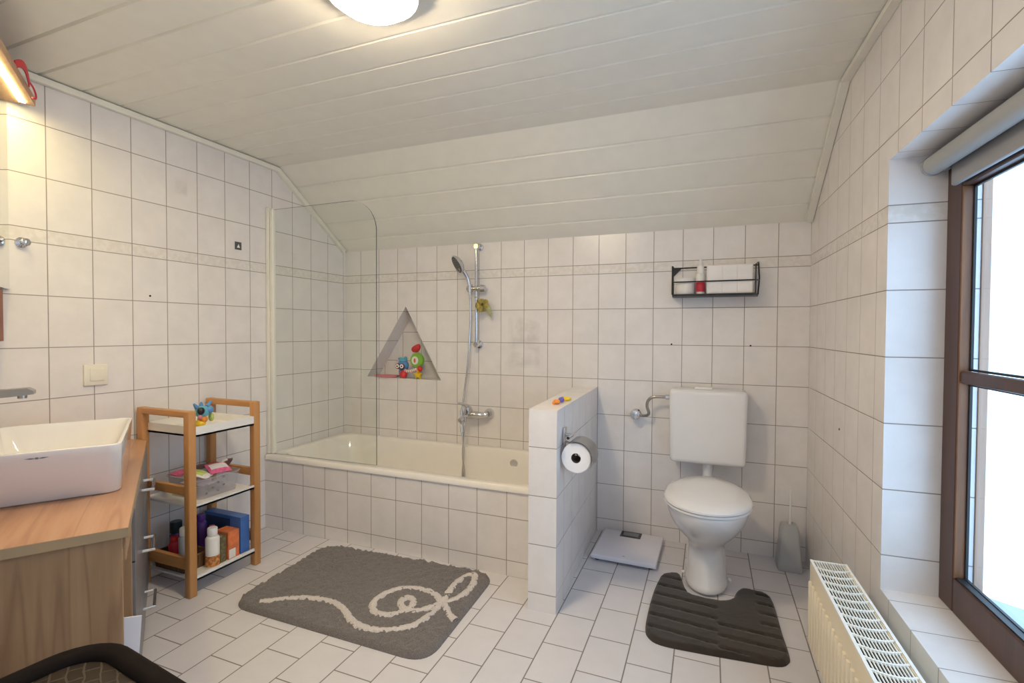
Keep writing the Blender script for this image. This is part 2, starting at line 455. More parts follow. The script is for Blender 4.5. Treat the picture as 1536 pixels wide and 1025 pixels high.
b = MB(); b.add([(0, .02, -.02), (0, -1.925, -.02), (0, -1.925, 2.14), (0, .02, 2.14)], [(0, 1, 2, 3)])
b.build('wall_left', 'wall_tile', uvf=uv_left, recalc=False, kind='structure')
# splayed wall behind the vanity, then the wall behind the camera
DV = -.5
b = MB(VL); b.add([(.27, DV, -.02), (2.2, DV, -.02), (2.2, DV, 2.14), (.27, DV, 2.14)], [(0, 1, 2, 3)])
b.build('wall_front_left', 'wall_tile', uvf=lambda p, n: ((Vector((p.x, p.y))-VO).dot(vu)/.15+.3, p.z), recalc=False, kind='structure')
WX0, WX1, WZ0, WZ1 = 2.09, 2.49, 1.22, 1.74
b = MB()
for x0, x1, z0, z1 in ((1.2, WX0, -.02, 2.14), (WX1, 3.1, -.02, 2.14), (WX0, WX1, -.02, WZ0), (WX0, WX1, WZ1, 2.14)):
    b.box(x0, x1, YB-.12, YB, z0, z1)
b.build('wall_front', 'wall_tile', uvf=uv_back, kind='structure')
# right wall with deep window reveal
S0, S1, Z0, Z1, TD = 1.008, 2.30, .365, 1.648, .14
def wall_right():
    b = MB(RW); E = .22
    b.add([(-.05, 0, -.02), (S0, 0, -.02), (S1, 0, -.02), (3.7, 0, -.02), (-.05, 0, Z0), (S0, 0, Z0), (S1, 0, Z0), (3.7, 0, Z0),
           (-.05, 0, Z1), (S0, 0, Z1), (S1, 0, Z1), (3.7, 0, Z1), (-.05, 0, 2.14), (S0, 0, 2.14), (S1, 0, 2.14), (3.7, 0, 2.14)],
          [(0,1,5,4), (1,2,6,5), (2,3,7,6), (4,5,9,8), (6,7,11,10), (8,9,13,12), (9,10,14,13), (10,11,15,14)])
    b.add([(S0, 0, Z0), (S0, E, Z0), (S0, E, Z1), (S0, 0, Z1)], [(0, 1, 2, 3)])
    b.add([(S1, 0, Z0), (S1, E, Z0), (S1, E, Z1), (S1, 0, Z1)], [(3, 2, 1, 0)])
    b.add([(S0, 0, Z1), (S1, 0, Z1), (S1, E, Z1), (S0, E, Z1)], [(0, 1, 2, 3)])
    b.add([(S0, 0, Z0), (S1, 0, Z0), (S1, E, Z0), (S0, E, Z0)], [(3, 2, 1, 0)])
    def uvf(p, n):
        s, t = RWi(p)
        if abs(n.z) > .5: return (s/.1535, .17)
        if abs(n.x) > .5: return (s/.1535, p.z)
        return (.5, p.z)
    b.build('wall_right', 'wall_tile', uvf=uvf, recalc=False, kind='structure')
    e = MB(RW)   # outer skin of the house wall
    q = .002
    for s0, s1, z0, z1 in ((-.05, S0-q, -.02, 2.14), (S1+q, 3.7, -.02, 2.14), (S0-q, S1+q, -.02, Z0-q), (S0-q, S1+q, Z1+q, 2.14)):
        e.box(s0, s1, .03, .2195, z0, z1)
    return e
ext = wall_right()
ext.build('wall_outside', 'plaster', kind='structure')
# low partition between bath and toilet, slightly out of square
b = MB(); b.rings([[(1.69, -.906, z), (1.808, -.906, z), (1.778, .0, z), (1.652, .0, z)] for z in (0, .82)])
def uvp(p, n):
    if n.z > .5: return (.5, .17)
    if abs(n.y) > .7: return (.5+(p.x-1.69)*.2, p.z)
    return ((p.y+.03)/.15, p.z)
b.build('wall_partition', 'wall_tile', uvf=uvp, kind='structure')
# white sealant bead at the foot of the partition
# mouldings along wall and ceiling
trims = []
b = MB(); b.rbox(0.001, .024, -1.93, YF-.004, ZC-.03, ZC-.004, .004); trims.append(b)
def sloped(x0, x1):
    d = Vector((-YF, ZK-ZC)); d.normalize(); nrm = Vector((-d.y, d.x)); o = Vector((YF, ZC)); L = Vector((-YF, ZK-ZC)).length
    q = [o+d*.004-nrm*.004, o+d*(L-.02)-nrm*.004, o+d*(L-.02)-nrm*.03, o-d*.004-nrm*.03]
    b = MB(); b.rings([[(x, p.x, p.y) for p in q] for x in (x0, x1)]); return b
trims.append(sloped(.001, .022))
b = MB(RW); b.box(-YF+.005, 3.4, -.028, -.001, ZC-.022, ZC-.004); trims.append(b)
sr = sloped(0, 1)
b = MB()
b.v = [Vector((W+.031*(-p.y)-(.002 if p.x > .5 else .030), p.y, p.z)) for p in sr.v]; b.f = sr.f; b.m = sr.m; trims.append(b)
for i, b in enumerate(trims): b.build('trim_%d' % (i+1), 'trim_white', kind='structure')

# ------------------------------------------------------------------ windows
def window_main():
    r = thing('window_1', RW(S0, .18, Z0), 'brown wooden window with a transom above the tiled sill', 'window'); r['kind'] = 'structure'
    T0, T1 = TD, .172
    s0, s1, z0, z1 = S0+.002, S1-.002, Z0+.002, Z1-.002
    g0, g1, h0, h1 = 1.092, S1-.085, .462, 1.535          # glass opening
    b = MB(RW)
    b.rbox(s0, g0, T0, T1, z0, z1, .004); b.rbox(g1, s1, T0, T1, z0, z1, .004)
    b.build('frame', 'frame_dark', r)
    b = MB(RW); b.rbox(g0, g1, T0, T1, z0, h0, .004); b.rbox(g0, g1, T0, T1, h1, z1, .004); b.build('rail', 'frame_dark', r)
    b = MB(RW)   # inner stiles of the sash, daylight put into a lighter copy of the wood
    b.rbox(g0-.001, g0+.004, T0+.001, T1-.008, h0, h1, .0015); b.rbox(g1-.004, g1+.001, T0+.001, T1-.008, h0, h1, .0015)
    b.build('stile', 'frame_daylit', r)
    b = MB(RW); b.rbox(g0, g1, T0+.004, T1-.01, 1.0, 1.034, .006); b.build('transom', 'frame_dark', r)
    b = MB(RW); b.box(g0, g1, T0+.006, T1-.008, h0-.001, h0+.004); b.build('bottom_bead', 'rubber_black', r)
    for a, c in ((h0, 1.0), (1.034, h1)):
        k = MB(RW); w = .006
        k.box(g0+.0035, g0+.0035+w, .164, .170, a, c); k.box(g1-.0045-w, g1-.0045, .163, .17, a, c); k.box(g0+.0035, g1-.0045, .163, .17, a, a+w); k.box(g0+.0035, g1-.0045, .163, .17, c-w, c)
        gk = k.build('gasket', 'rubber_black', r)
        p = MB(RW); p.box(g0+.004, g1-.0045, .166, .169, a+.002, c-.002); p.build('pane', 'window_glass', gk)
    b = MB(RW); b.rbox(S0-.03, S0+.004, .221, .243, Z0+.035, Z1, .002); b.rbox(S1-.004, S1+.03, .221, .243, Z0+.035, Z1, .002); b.build('outer_post', 'frame_pale', r)
    b = MB(RW); b.rings([[(S0-.02, .195, Z0+.03), (S0-.02, .36, Z0-.01), (S0-.02, .36, Z0-.02), (S0-.02, .195, Z0+.005)], [(S1+.02, .195, Z0+.03), (S1+.02, .36, Z0-.01), (S1+.02, .36, Z0-.02), (S1+.02, .195, Z0+.005)]]); b.build('outer_sill', 'sill_metal', r)
window_main()
r = thing('window_2', ((WX0+WX1)/2, YB, WZ0), 'small white framed window in the wall opposite the bath', 'window'); r['kind'] = 'structure'
b = MB(); w = .05
b.box(WX0, WX0+w, YB-.09, YB-.03, WZ0, WZ1); b.box(WX1-w, WX1, YB-.09, YB-.03, WZ0, WZ1); b.box(WX0+w, WX1-w, YB-.09, YB-.03, WZ0, WZ0+w); b.box(WX0+w, WX1-w, YB-.09, YB-.03, WZ1-w, WZ1)
fr = b.build('frame', 'white_plastic', r)
b = MB(); b.box(WX0+w, WX1-w, YB-.062, YB-.058, WZ0+w, WZ1-w); b.build('pane', 'window_glass', r)
# roller blind
r = thing('roller_blind', RW(1.04, .085, 1.605), 'rolled-up grey roller blind hanging above the wooden window', 'blind')
b = MB(RW); b.cyl((1.062, .088, 1.606), (2.27, .088, 1.606), .026, n=28); b.build('roll', 'blind_grey', r, smooth=True)
b = MB(RW); b.cyl((1.052, .088, 1.606), (1.0625, .088, 1.606), .028, n=28); b.build('end_cap', 'blind_hem', r, smooth=True)
b = MB(RW); b.rbox(1.085, 2.25, .1165, .132, 1.538, 1.612, .006); b.build('hem_bar', 'blind_hem', r, smooth=True)
b = MB(RW); b.rbox(1.012, 1.053, .08, .137, 1.598, 1.614, .003); b.build('bracket', 'blind_hem', r)
# ------------------------------------------------------------------ ceiling lamp
LX, LY = 1.495, -1.655
def lamp(LX, LY, glow, label):
    r = thing('ceiling_lamp', (LX, LY, ZC), label, 'lamp', 'round ceiling lamps')
    b = MB(); b.lathe([(.085, 0), (.126, -.003), (.129, -.01), (.129, -.032), (.124, -.037), (.1145, -.034)], (LX, LY, ZC), n=48, c1=False); b.build('rim', 'trim_white', r, smooth=True)
    b = MB(); b.lathe([(.1125, -.022), (.1115, -.034), (.106, -.050), (.09, -.062), (.05, -.071), (.012, -.073)], (LX, LY, ZC), n=48); b.build('diffuser', glow, r, smooth=True)
lamp(LX, LY, 'lamp_glow', 'round glowing ceiling lamp with a pale rim above the bath mat')
lamp(2.45, -3.12, 'fill_glow', 'added unseen fill lamp near the wall opposite the bath')  # unseen fill lamp, added to brighten surfaces facing the camera

# ------------------------------------------------------------------ bathtub
r = thing('bathtub', (.82, -.35, 0), 'built-in white bathtub behind a tiled front', 'bathtub')
b = MB(lambda x, y, z: (x+(x/1.65)*.030*(-y/.69)-.001, y, z))
ox0, ox1, oy0, oy1 = .003, 1.650, -.692, -.002
def tubring(d, z, rr): return rrect(ox0+d, ox1-d, oy0+d, oy1-d, rr, z, 10)
rs = [tubring(.0, .394, .012), tubring(-.0, .412, .012), tubring(.006, .421, .014), tubring(.046, .423, .09), tubring(.056, .418, .10), tubring(.064, .40, .11)]
for z, dx0, dx1, dy in ((.30, .09, .085, .078), (.16, .16, .105, .095), (.09, .22, .13, .12), (.06, .30, .18, .17)):
    rs.append(rrect(ox0+dx0, ox1-dx1, oy0+dy, oy1-dy, .12, z, 10))
b.rings(rs, False, True)
b.build('tub', 'tub_enamel', r, smooth=True)
b = MB(); b.add([(0, -.684, 0), (1.680, -.684, 0), (1.680, -.684, .3955), (0, -.684, .3955)], [(0, 1, 2, 3)])
b.add([(0, -.66, 0), (1.680, -.66, 0), (1.680, -.66, .3955), (0, -.66, .3955)], [(3, 2, 1, 0)])
b.add([(0, -.684, .3955), (1.680, -.684, .3955), (1.680, -.66, .3955), (0, -.66, .3955)], [(0, 1, 2, 3)])
b.build('apron', 'wall_tile', r, uvf=lambda p, n: ((p.x-.1312)/.1525, p.z), recalc=False)['label'] = 'tiled front panel of the bathtub'
b = MB(); b.cyl((1.30, -.0705, .352), (1.30, -.079, .35), .024, n=24); b.build('overflow', 'chrome', r, smooth=True)
b = MB(); b.cyl((1.25, -.35, .0602), (1.25, -.35, .064), .028, n=24); b.build('drain', 'chrome', r, smooth=True)

# glass shower screen
r = thing('shower_screen', (.04, -.655, .424), 'clear glass shower screen with a rounded corner standing on the bath rim', 'shower screen')
b = MB(); poly = [(.045, .4235), (.755, .4285)]
R_ = .17
for i in range(13):
    a = (pi/2)*i/12; poly.append((.755-R_+R_*cos(a), 1.822-R_+R_*sin(a)))
poly.append((.045, 1.822))
n = len(poly); y0, y1 = -.658, -.652
b.add([(x, y0, z) for x, z in poly]+[(x, y1, z) for x, z in poly], [tuple(range(n)), tuple(range(2*n-1, n-1, -1))], 0)
b.add([(x, y0, z) for x, z in poly]+[(x, y1, z) for x, z in poly], [(i, (i+1) % n, n+(i+1) % n, n+i) for i in range(n)], 1)
b.build('glass_panel', ['screen_glass', 'glass_edge'], r, recalc=True)
b = MB(); b.rbox(.0015, .024, -.672, -.638, .424, 1.835, .004); b.build('wall_profile', 'screen_profile', r)
b = MB(); b.rbox(.026, .05, -.667, -.643, .424, 1.828, .005); b.build('hinge_profile', 'screen_profile', r)

# ------------------------------------------------------------------ shower
r = thing('shower_rail', (1.038, -.05, 1.05), 'chrome vertical shower rail on the back wall above the bath', 'shower rail')
b = MB(); b.cyl((1.038, -.05, 1.035), (1.038, -.05, 1.668), .0095, n=18); b.build('rail', 'chrome', r, smooth=True)
for z in (1.652, 1.052):
    b = MB(); b.cyl((1.038, -.001, z), (1.038, -.062, z), .0155, n=20); b.lathe([(.024, 0), (.024, -.012), (.015, -.014)], (1.038, -.001, z), 'y', 24); b.build('bracket', 'chrome', r, smooth=True)
b = MB(); b.cyl((.980, -.058, 1.394), (1.07, -.052, 1.394), .0165, n=18); b.cyl((1.07, -.052, 1.394), (1.096, -.05, 1.394), .024, .020, n=20)
b.cyl((1.0, -.062, 1.372), (1.0, -.062, 1.42), .0165, n=20); b.build('slider', 'chrome', r, smooth=True)
r = thing('hand_shower', (1.0, -.062, 1.40), 'chrome hand shower with a round grey face in the rail holder', 'hand shower')
hp = smoothpath([(1.003, -.064, 1.352), (.999, -.066, 1.40), (.992, -.075, 1.45), (.975, -.09, 1.492), (.955, -.105, 1.52)])
b = MB(); b.tube(hp, [.0105]*6+[.0105+.004*i/(len(hp)-7) for i in range(len(hp)-6)], 16); b.build('handle', 'chrome', r, smooth=True)
ax = Vector((-.62, -.60, -.50)).normalized(); hc = Vector((.940, -.105, 1.541))
def disc(b, c, ax, prof, n=32, mi=0):
    s = ax.orthogonal().normalized(); t_ = ax.cross(s)
    b.rings([[tuple(c+ax*h+(s*cos(2*pi*j/n)+t_*sin(2*pi*j/n))*rr) for j in range(n)] for rr, h in prof], mi=mi)
b = MB(); disc(b, hc, ax, [(.022, -.028), (.046, -.017), (.059, .0), (.060, .006), (.055, .009)]); b.build('head', 'chrome', r, smooth=True)
b = MB(); disc(b, hc, ax, [(.0535, .008), (.053, .0115), (.02, .0125)])
hd = b.build('spray_face', 'spray_grey', r, smooth=True); hd['label'] = 'dark grey spray face'
b = MB(); s_ = ax.orthogonal().normalized(); t_ = ax.cross(s_)
for k, rr in ((6, .013), (12, .027), (18, .041)):
    for j in range(k):
        p = hc+ax*.0125+(s_*cos(2*pi*j/k)+t_*sin(2*pi*j/k))*rr; disc(b, p, ax, [(.0022, -.002), (.0016, .002)], 8)
b.build('nozzles', 'grey_plastic', hd)
# hose
pts = [(1.003, -.064, 1.353), (1.004, -.064, 1.30), (1.0, -.06, 1.15), (.985, -.055, .95), (.962, -.06, .75), (.955, -.085, .62), (.963, -.105, .545), (.984, -.115, .47), (.992, -.125, .38), (.986, -.125, .28), (.982, -.125, .19), (.99, -.13, .162), (1.0, -.13, .19), (.998, -.128, .28), (.989, -.13, .38), (.99, -.12, .47), (.989, -.11, .56), (.988, -.104, .588)]
b = MB(); b.tube(smoothpath(pts, 7), .0062, 10)
tag(b.build('shower_hose', 'chrome', loc=pts[-1], smooth=True), 'thin metal shower hose looping from hand shower down into the bath', 'hose')
r = thing('bath_mixer', (1.04, -.001, .625), 'chrome wall-mounted lever bath mixer above the bath rim', 'mixer tap')
for x in (.965, 1.108):
    b = MB(); b.lathe([(.031, 0), (.031, -.006), (.027, -.022), (.018, -.034)], (x, -.001, .625), 'y', 26); b.build('rosette', 'chrome', r, smooth=True)
b = MB(); b.tube(smoothpath([(1.112, -.04, .625), (1.08, -.055, .62), (1.03, -.066, .622), (.985, -.066, .62), (.955, -.05, .622)]), [.019, .018, .0165, .016, .016, .017, .019, .020, .021, .021, .021, .021, .021, .021, .021, .021, .021, .021, .021, .021, .019, .018, .018, .018, .018], 18)
b.tube([(.99, -.07, .618), (.975, -.10, .602), (.97, -.135, .592)], [.018, .016, .014], 18); b.build('body', 'chrome', r, smooth=True)
b = MB(); b.lathe([(.024, 0), (.025, .02), (.022, .038), (.012, .046)], (.996, -.072, .628), 'z', 24); b.build('cartridge_cap', 'chrome', r, smooth=True)
b = MB(); b.tube([(.996, -.075, .672), (.98, -.105, .688), (.965, -.15, .70)], [.012, .009, .007], 12); b.build('lever', 'chrome', r, smooth=True)
b = MB(); b.cyl((.988, -.102, .612), (.988, -.104, .582), .011, n=16); b.build('hose_outlet', 'chrome', r, smooth=True)
# sponge puff
r = thing('bath_sponge', (1.095, -.06, 1.33), 'olive netted bath sponge hanging from the shower rail', 'sponge')
b = MB(); rnd = random.Random(3)
for i in range(26):
    a = rnd.uniform(0, 2*pi); e = rnd.uniform(-1, 1); rr = .032
    c = (1.083+rr*cos(a)*math.sqrt(1-e*e)*.9, -.066+.018*sin(a), 1.291+rr*e*.85)
    b.ball(c, rnd.uniform(.014, .021), rnd.uniform(.010, .016), rnd.uniform(.013, .020), 10)
b.build('ruffles', 'sponge_olive', r, smooth=True)
b = MB(); b.rings([[(1.098+.016*cos(2*pi*j/10), -.060+.012*sin(2*pi*j/10), 1.315) for j in range(10)], [(1.118+.022*cos(2*pi*j/10), -.058+.012*sin(2*pi*j/10), 1.275) for j in range(10)], [(1.134+.012*cos(2*pi*j/10), -.056+.008*sin(2*pi*j/10), 1.235) for j in range(10)], [(1.142+.002*cos(2*pi*j/10), -.055+.002*sin(2*pi*j/10), 1.215) for j in range(10)]]); b.build('net_tail', 'sponge_net', r, smooth=True)
b = MB(); b.tube(smoothpath([(1.08, -.064, 1.31), (1.06, -.068, 1.335), (1.038, -.0645, 1.345), (1.026, -.05, 1.34), (1.038, -.037, 1.335), (1.06, -.05, 1.325), (1.08, -.06, 1.31)]), .002, 6); b.build('cord', 'sponge_net', r)

# ------------------------------------------------------------------ bath toys in the niche
FY = .034
NF = lambda x: .818+(x-.183)*(-.004/.581)     # niche floor height
r = thing('bath_toy', (.445, FY, .86), 'round blue bath toy with big white eyes in the wall niche', 'toy')
b = MB(); b.ball((.452, FY, .900), .042, .03, .040); b.build('body', 'blue_plastic', r, smooth=True)
b = MB(); b.ball((.452, FY, .936), .03, .022, .016); b.ball((.433, FY-.005, .947), .016, .012, .010); b.ball((.474, FY-.004, .95), .012, .01, .012); b.build('cap', 'sky_plastic', r, smooth=True)
for dx in (-.031, .003):
    b = MB(); b.lathe([(.0195, 0), (.0195, -.006), (.016, -.009)], (.462+dx, FY-.028, .897), 'y', 20); e = b.build('eye_rim', 'eye_ring', r, smooth=True)
    b = MB(); b.lathe([(.0145, -.007), (.0135, -.0115), (.006, -.0135)], (.462+dx, FY-.028, .897), 'y', 20); b.build('eyeball', 'eye_white', e, smooth=True)
    b = MB(); b.lathe([(.0055, -.011), (.005, -.0155)], (.464+dx, FY-.028, .897), 'y', 14); b.build('pupil', 'black_plastic', e, smooth=True)
b = MB(); b.cyl((.452, FY, NF(.452)), (.452, FY, .866), .022, .03, n=18); b.build('stand', 'blue_plastic', r, smooth=True)
r = thing('bath_toy', (.565, FY, .90), 'green kiwi-slice bath toy below the red cup in the niche', 'toy')
b = MB(); b.lathe([(.046, .012), (.05, .004), (.05, -.012), (.044, -.02), (.028, -.021)], (.565, FY, .938), 'y', 30); b.build('rind', 'green_plastic', r, smooth=True)
b = MB(); b.lathe([(.0285, -.0195), (.027, -.0235), (.01, -.024)], (.558, FY, .937), 'y', 26, sx=.9); b.build('flesh', 'label_white', r, smooth=True)
b = MB(); b.lathe([(.012, -.0225), (.009, -.0275)], (.558, FY, .937), 'y', 14, sx=.7, sy=1.4); b.build('seed', 'orange_card', r, smooth=True)
b = MB(); b.cyl((.575, FY+.004, NF(.575)), (.57, FY+.004, .90), .012, n=12); b.build('stem', 'green_plastic', r)
b = MB(); b.rings([[(.55+k*cos(2*pi*j/20)+dx, FY+.7*k*sin(2*pi*j/20), z) for j in range(20)] for k, dx, z in ((.006, 0, .989), (.02, -.002, .993), (.032, .0, 1.008), (.031, .006, 1.024), (.022, .014, 1.036), (.008, .022, 1.046))])
tag(b.build('toy_cup', 'red_plastic', loc=(.55, FY, .989), smooth=True), 'red cup-shaped bath toy on top of the green one', 'toy')
b = MB(); b.ball((.478, .0, .8445), .0275); tag(b.build('toy_ball', 'red_plastic', loc=(.478, .0, .817), smooth=True), 'red ball toy at the foot of the blue eyed toy', 'toy')
r = thing('toy_tube', (.535, .003, .868), 'curved red and white striped toy tube between two toys', 'toy')
tp = smoothpath([(.488, .0, .872), (.51, -.004, .866), (.54, -.006, .868), (.565, -.004, .876), (.585, 0, .884)], 8)
b = MB(); b.tube(tp, .0105, 12); b.build('tube', 'label_white', r, smooth=True)
for k in range(2, len(tp)-2, 4):
    b = MB(); b.tube([tp[k], tp[k]+(tp[k+1]-tp[k])*.9], .0116, 12); b.build('stripe', 'red_plastic', r, smooth=True)
b = MB(); b.ball((.60, .006, .884), .019, .016, .019); b.build('end_knob', 'red_plastic', r, smooth=True)
r = thing('toy_star', (.59, .0, .815), 'yellow star-shaped bath toy at the right of the niche', 'toy')
b = MB(); st = []
for j in range(10):
    a = pi/2+pi*j/5; k = .036 if j % 2 == 0 else .017; st.append((.592+k*cos(a), .846+k*sin(a)))
b.rings([[(.592+(x-.592)*q, y, .846+(z-.846)*q) for x, z in st] for y, q in ((-.014, .75), (-.008, 1), (.006, 1), (.012, .75))]); b.build('body', 'yellow_plastic', r, smooth=True)
b = MB(); b.cyl((.603, -.012, .862), (.603, -.017, .862), .008, n=12); b.build('nose', 'orange_plastic', r)
r = thing('soap_dish', (.33, .02, .818), 'flat translucent pink tray lying at the left of the niche', 'dish')
b = MB(); b.rings([[(.335+.105*q*cos(2*pi*j/28), .012+.045*q*sin(2*pi*j/28), z) for j in range(28)] for q, z in ((.8, .819), (1, .829), (.97, .833), (.75, .824))]); b.build('tray', 'pink_plastic', r, smooth=True)
b = MB(); b.tube([(.41, .0, .829), (.45, -.008, .834), (.462, -.008, .838)], [.006, .004, .003], 8); b.build('tray_handle', 'eye_ring', r)
# toys on the partition
b = MB(); b.ball((1.757, -.74, .832), .016, .013, .0115, 14); b.ball((1.747, -.748, .827), .009, .009, .0065, 10); tag(b.build('toy_piece', 'orange_plastic', loc=(1.757, -.74, .8205), smooth=True), 'tiny orange toy piece on the partition top', 'toy', 'toy pieces on the partition top')
b = MB(); b.ball((1.761, -.682, .833), .014, .014, .0125, 14); b.ball((1.768, -.69, .842), .007, .007, .007, 10); tag(b.build('toy_piece', 'violet_plastic', loc=(1.761, -.682, .8205), smooth=True), 'tiny purple toy piece on the partition top', 'toy', 'toy pieces on the partition top')
b = MB(); b.ball((1.770, -.625, .831), .019, .015, .0105, 14); b.ball((1.78, -.62, .829), .01, .01, .0085, 10); tag(b.build('toy_piece', 'yellow_plastic', loc=(1.77, -.625, .8205), smooth=True), 'tiny yellow toy piece on the partition top', 'toy', 'toy pieces on the partition top')

# ------------------------------------------------------------------ toilet
TX = 2.366
r = thing('toilet', (TX, -.4, 0), 'white floor-standing toilet with closed lid and wall cistern', 'toilet')
def egg(yf, yb, hw, z, n=36, x0=TX, pw=1.0):
    pts = []
    ym = yf+(yb-yf)*.42
    for j in range(n):
        a = 2*pi*j/n; c, s = cos(a), sin(a)
        sgn = lambda q, e: math.copysign(abs(q)**e, q)
        if s < 0: pts.append((x0+hw*sgn(c, pw), ym+(ym-yf)*sgn(s, pw), z))
        else: pts.append((x0+hw*sgn(c, .8)*(1-.18*s*s), ym+(yb-ym)*sgn(s, .75), z))
    return pts
prof = [(0, -.548, -.20, .094), (.025, -.546, -.20, .092), (.045, -.53, -.20, .086), (.11, -.512, -.20, .083), (.165, -.505, -.19, .077), (.195, -.515, -.18, .082), (.225, -.55, -.17, .099), (.262, -.605, -.16, .127), (.305, -.655, -.15, .150), (.345, -.69, -.15, .164), (.38, -.708, -.15, .170), (.396, -.710, -.15, .171), (.40, -.705, -.155, .167)]
b = MB(); b.rings([egg(f, k, h, z) for z, f, k, h in prof]); bw = b.build('bowl', 'porcelain', r, smooth=60)
bw.modifiers.new('sub', 'SUBSURF').levels = 1; bw.modifiers['sub'].render_levels = 1
b = MB(); b.rings([egg(f, k, h, z) for z, f, k, h in ((.402, -.715, -.225, .172), (.404, -.722, -.222, .176), (.413, -.722, -.222, .176), (.415, -.715, -.225, .172))]); b.build('seat', 'white_plastic', r, smooth=True)
b = MB(); b.rings([egg(f, k, h, z) for z, f, k, h in ((.417, -.722, -.232, .173), (.419, -.730, -.226, .178), (.427, -.731, -.225, .178), (.436, -.716, -.232, .168), (.444, -.67, -.25, .135), (.449, -.58, -.30, .075), (.450, -.50, -.38, .02))]); b.build('lid', 'porcelain', r, smooth=60)
for dx in (-.07, .07):
    b = MB(); b.cyl((TX+dx-.02, -.214, .409), (TX+dx+.02, -.214, .409), .010, n=14); b.build('hinge', 'white_plastic', r, smooth=True)
bm = bmesh.new(); bmesh.ops.create_cube(bm, size=1)
for v in bm.verts:
    x = 2.179+(v.co.x+.5)*.366; y = -.168+(v.co.y+.5)*.155; z = .472+(v.co.z+.5)*.374
    if v.co.z < 0: y = y+.012 if v.co.y < 0 else y
    if v.co.z < 0: x = TX-.003+(x-TX+.003)*.965
    v.co = Vector((x, y, z))
bmesh.ops.bevel(bm, geom=bm.edges[:], offset=.026, segments=5, profile=.6, affect='EDGES')
b = MB(); b.take(bm); cs = b.build('cistern', 'porcelain', r, smooth=True); cs['label'] = 'wall cistern above the toilet bowl'
b = MB(); b.rbox(2.30, 2.385, -.135, -.06, .845, .857, .006, 3); b.build('flush_button', 'white_plastic', cs, smooth=True)
b = MB(); b.tube([(TX+.0, -.075, .48), (TX, -.075, .40), (TX, -.10, .345), (TX, -.16, .33)], [.024, .024, .026, .028], 18); b.build('flush_pipe', 'white_plastic', r, smooth=True)
for s in (-1, 1):
    b = MB(); b.ball((TX+s*.098, -.40, .03), .008); b.build('floor_bolt_cap', 'white_plastic', r, smooth=True)
r = thing('water_valve', (1.998, -.001, .684), 'chrome angle valve and bent pipe beside the cistern', 'valve')
b = MB(); b.lathe([(.026, 0), (.026, -.008), (.016, -.02), (.016, -.035)], (1.998, -.001, .684), 'y', 24); b.build('rosette', 'chrome', r, smooth=True)
b = MB(); b.lathe([(.014, -.03), (.025, -.036), (.028, -.05), (.024, -.064), (.008, -.069)], (1.998, -.001, .684), 'y', 24); b.build('knob', 'chrome', r, smooth=True)
b = MB(); b.tube(smoothpath([(2.012, -.045, .683), (2.045, -.055, .683), (2.065, -.065, .69), (2.071, -.07, .705), (2.062, -.075, .735), (2.066, -.078, .765), (2.085, -.08, .785), (2.115, -.08, .792), (2.172, -.08, .792)]), .0078, 12); b.build('pipe', 'brushed_metal', r, smooth=True)
b = MB(); b.cyl((2.158, -.08, .792), (2.1795, -.08, .792), .0125, n=12); b.build('pipe_nut', 'chrome', r)

# toilet paper
r = thing('toilet_paper_holder', (1.806, -.79, .69), 'chrome toilet paper holder with cover flap on the partition', 'paper holder')
b = MB(); b.rbox(1.806, 1.815, -.815, -.775, .655, .735, .004); b.build('backplate', 'chrome', r, smooth=True)
b = MB(); b.tube([(1.812, -.795, .705), (1.83, -.795, .706), (1.845, -.80, .705)], [.008, .007, .007], 12); b.cyl((1.843, -.865, .706), (1.843, -.755, .706), .006, n=12); b.build('hinge_rod', 'chrome', r, smooth=True)
cy = Vector((1.874, .626)); fl = []
for i in range(13):
    a = math.radians(112-11.5*i); fl.append((cy.x+.069*cos(a), cy.y+.069*sin(a)))
b = MB(); b.rings([[(x, y, z) for x, z in fl]+[(cy.x+(x-cy.x)*.975, y, cy.y+(z-cy.y)*.975) for x, z in fl[::-1]] for y in (-.868, -.752)]); b.build('cover_flap', 'dull_flap', r, smooth=True)
b = MB(); b.tube([(1.812, -.79, .68), (1.83, -.748, .655), (1.874, -.748, .6408), (1.874, -.86, .6408)], .0046, 10); b.build('roll_arm', 'chrome', r, smooth=True)
r = thing('toilet_roll', (1.874, -.81, .626), 'white toilet paper roll hanging in the chrome holder', 'toilet paper')
b = MB(); n = 40
P_ = lambda rr, y: [(1.874+rr*cos(2*pi*j/n), y, .626+rr*sin(2*pi*j/n)) for j in range(n)]
b.rings([P_(.020, -.858), P_(.058, -.858), P_(.061, -.855), P_(.061, -.762), P_(.058, -.759), P_(.020, -.759), P_(.020, -.858)], False, False); b.build('paper', 'paper', r, smooth=True)
b = MB(); b.rings([P_(.0195, -.857), P_(.0205, -.857), P_(.0205, -.76), P_(.0195, -.76), P_(.0195, -.857)], False, False); b.build('core', 'cardboard_core', r, smooth=True)

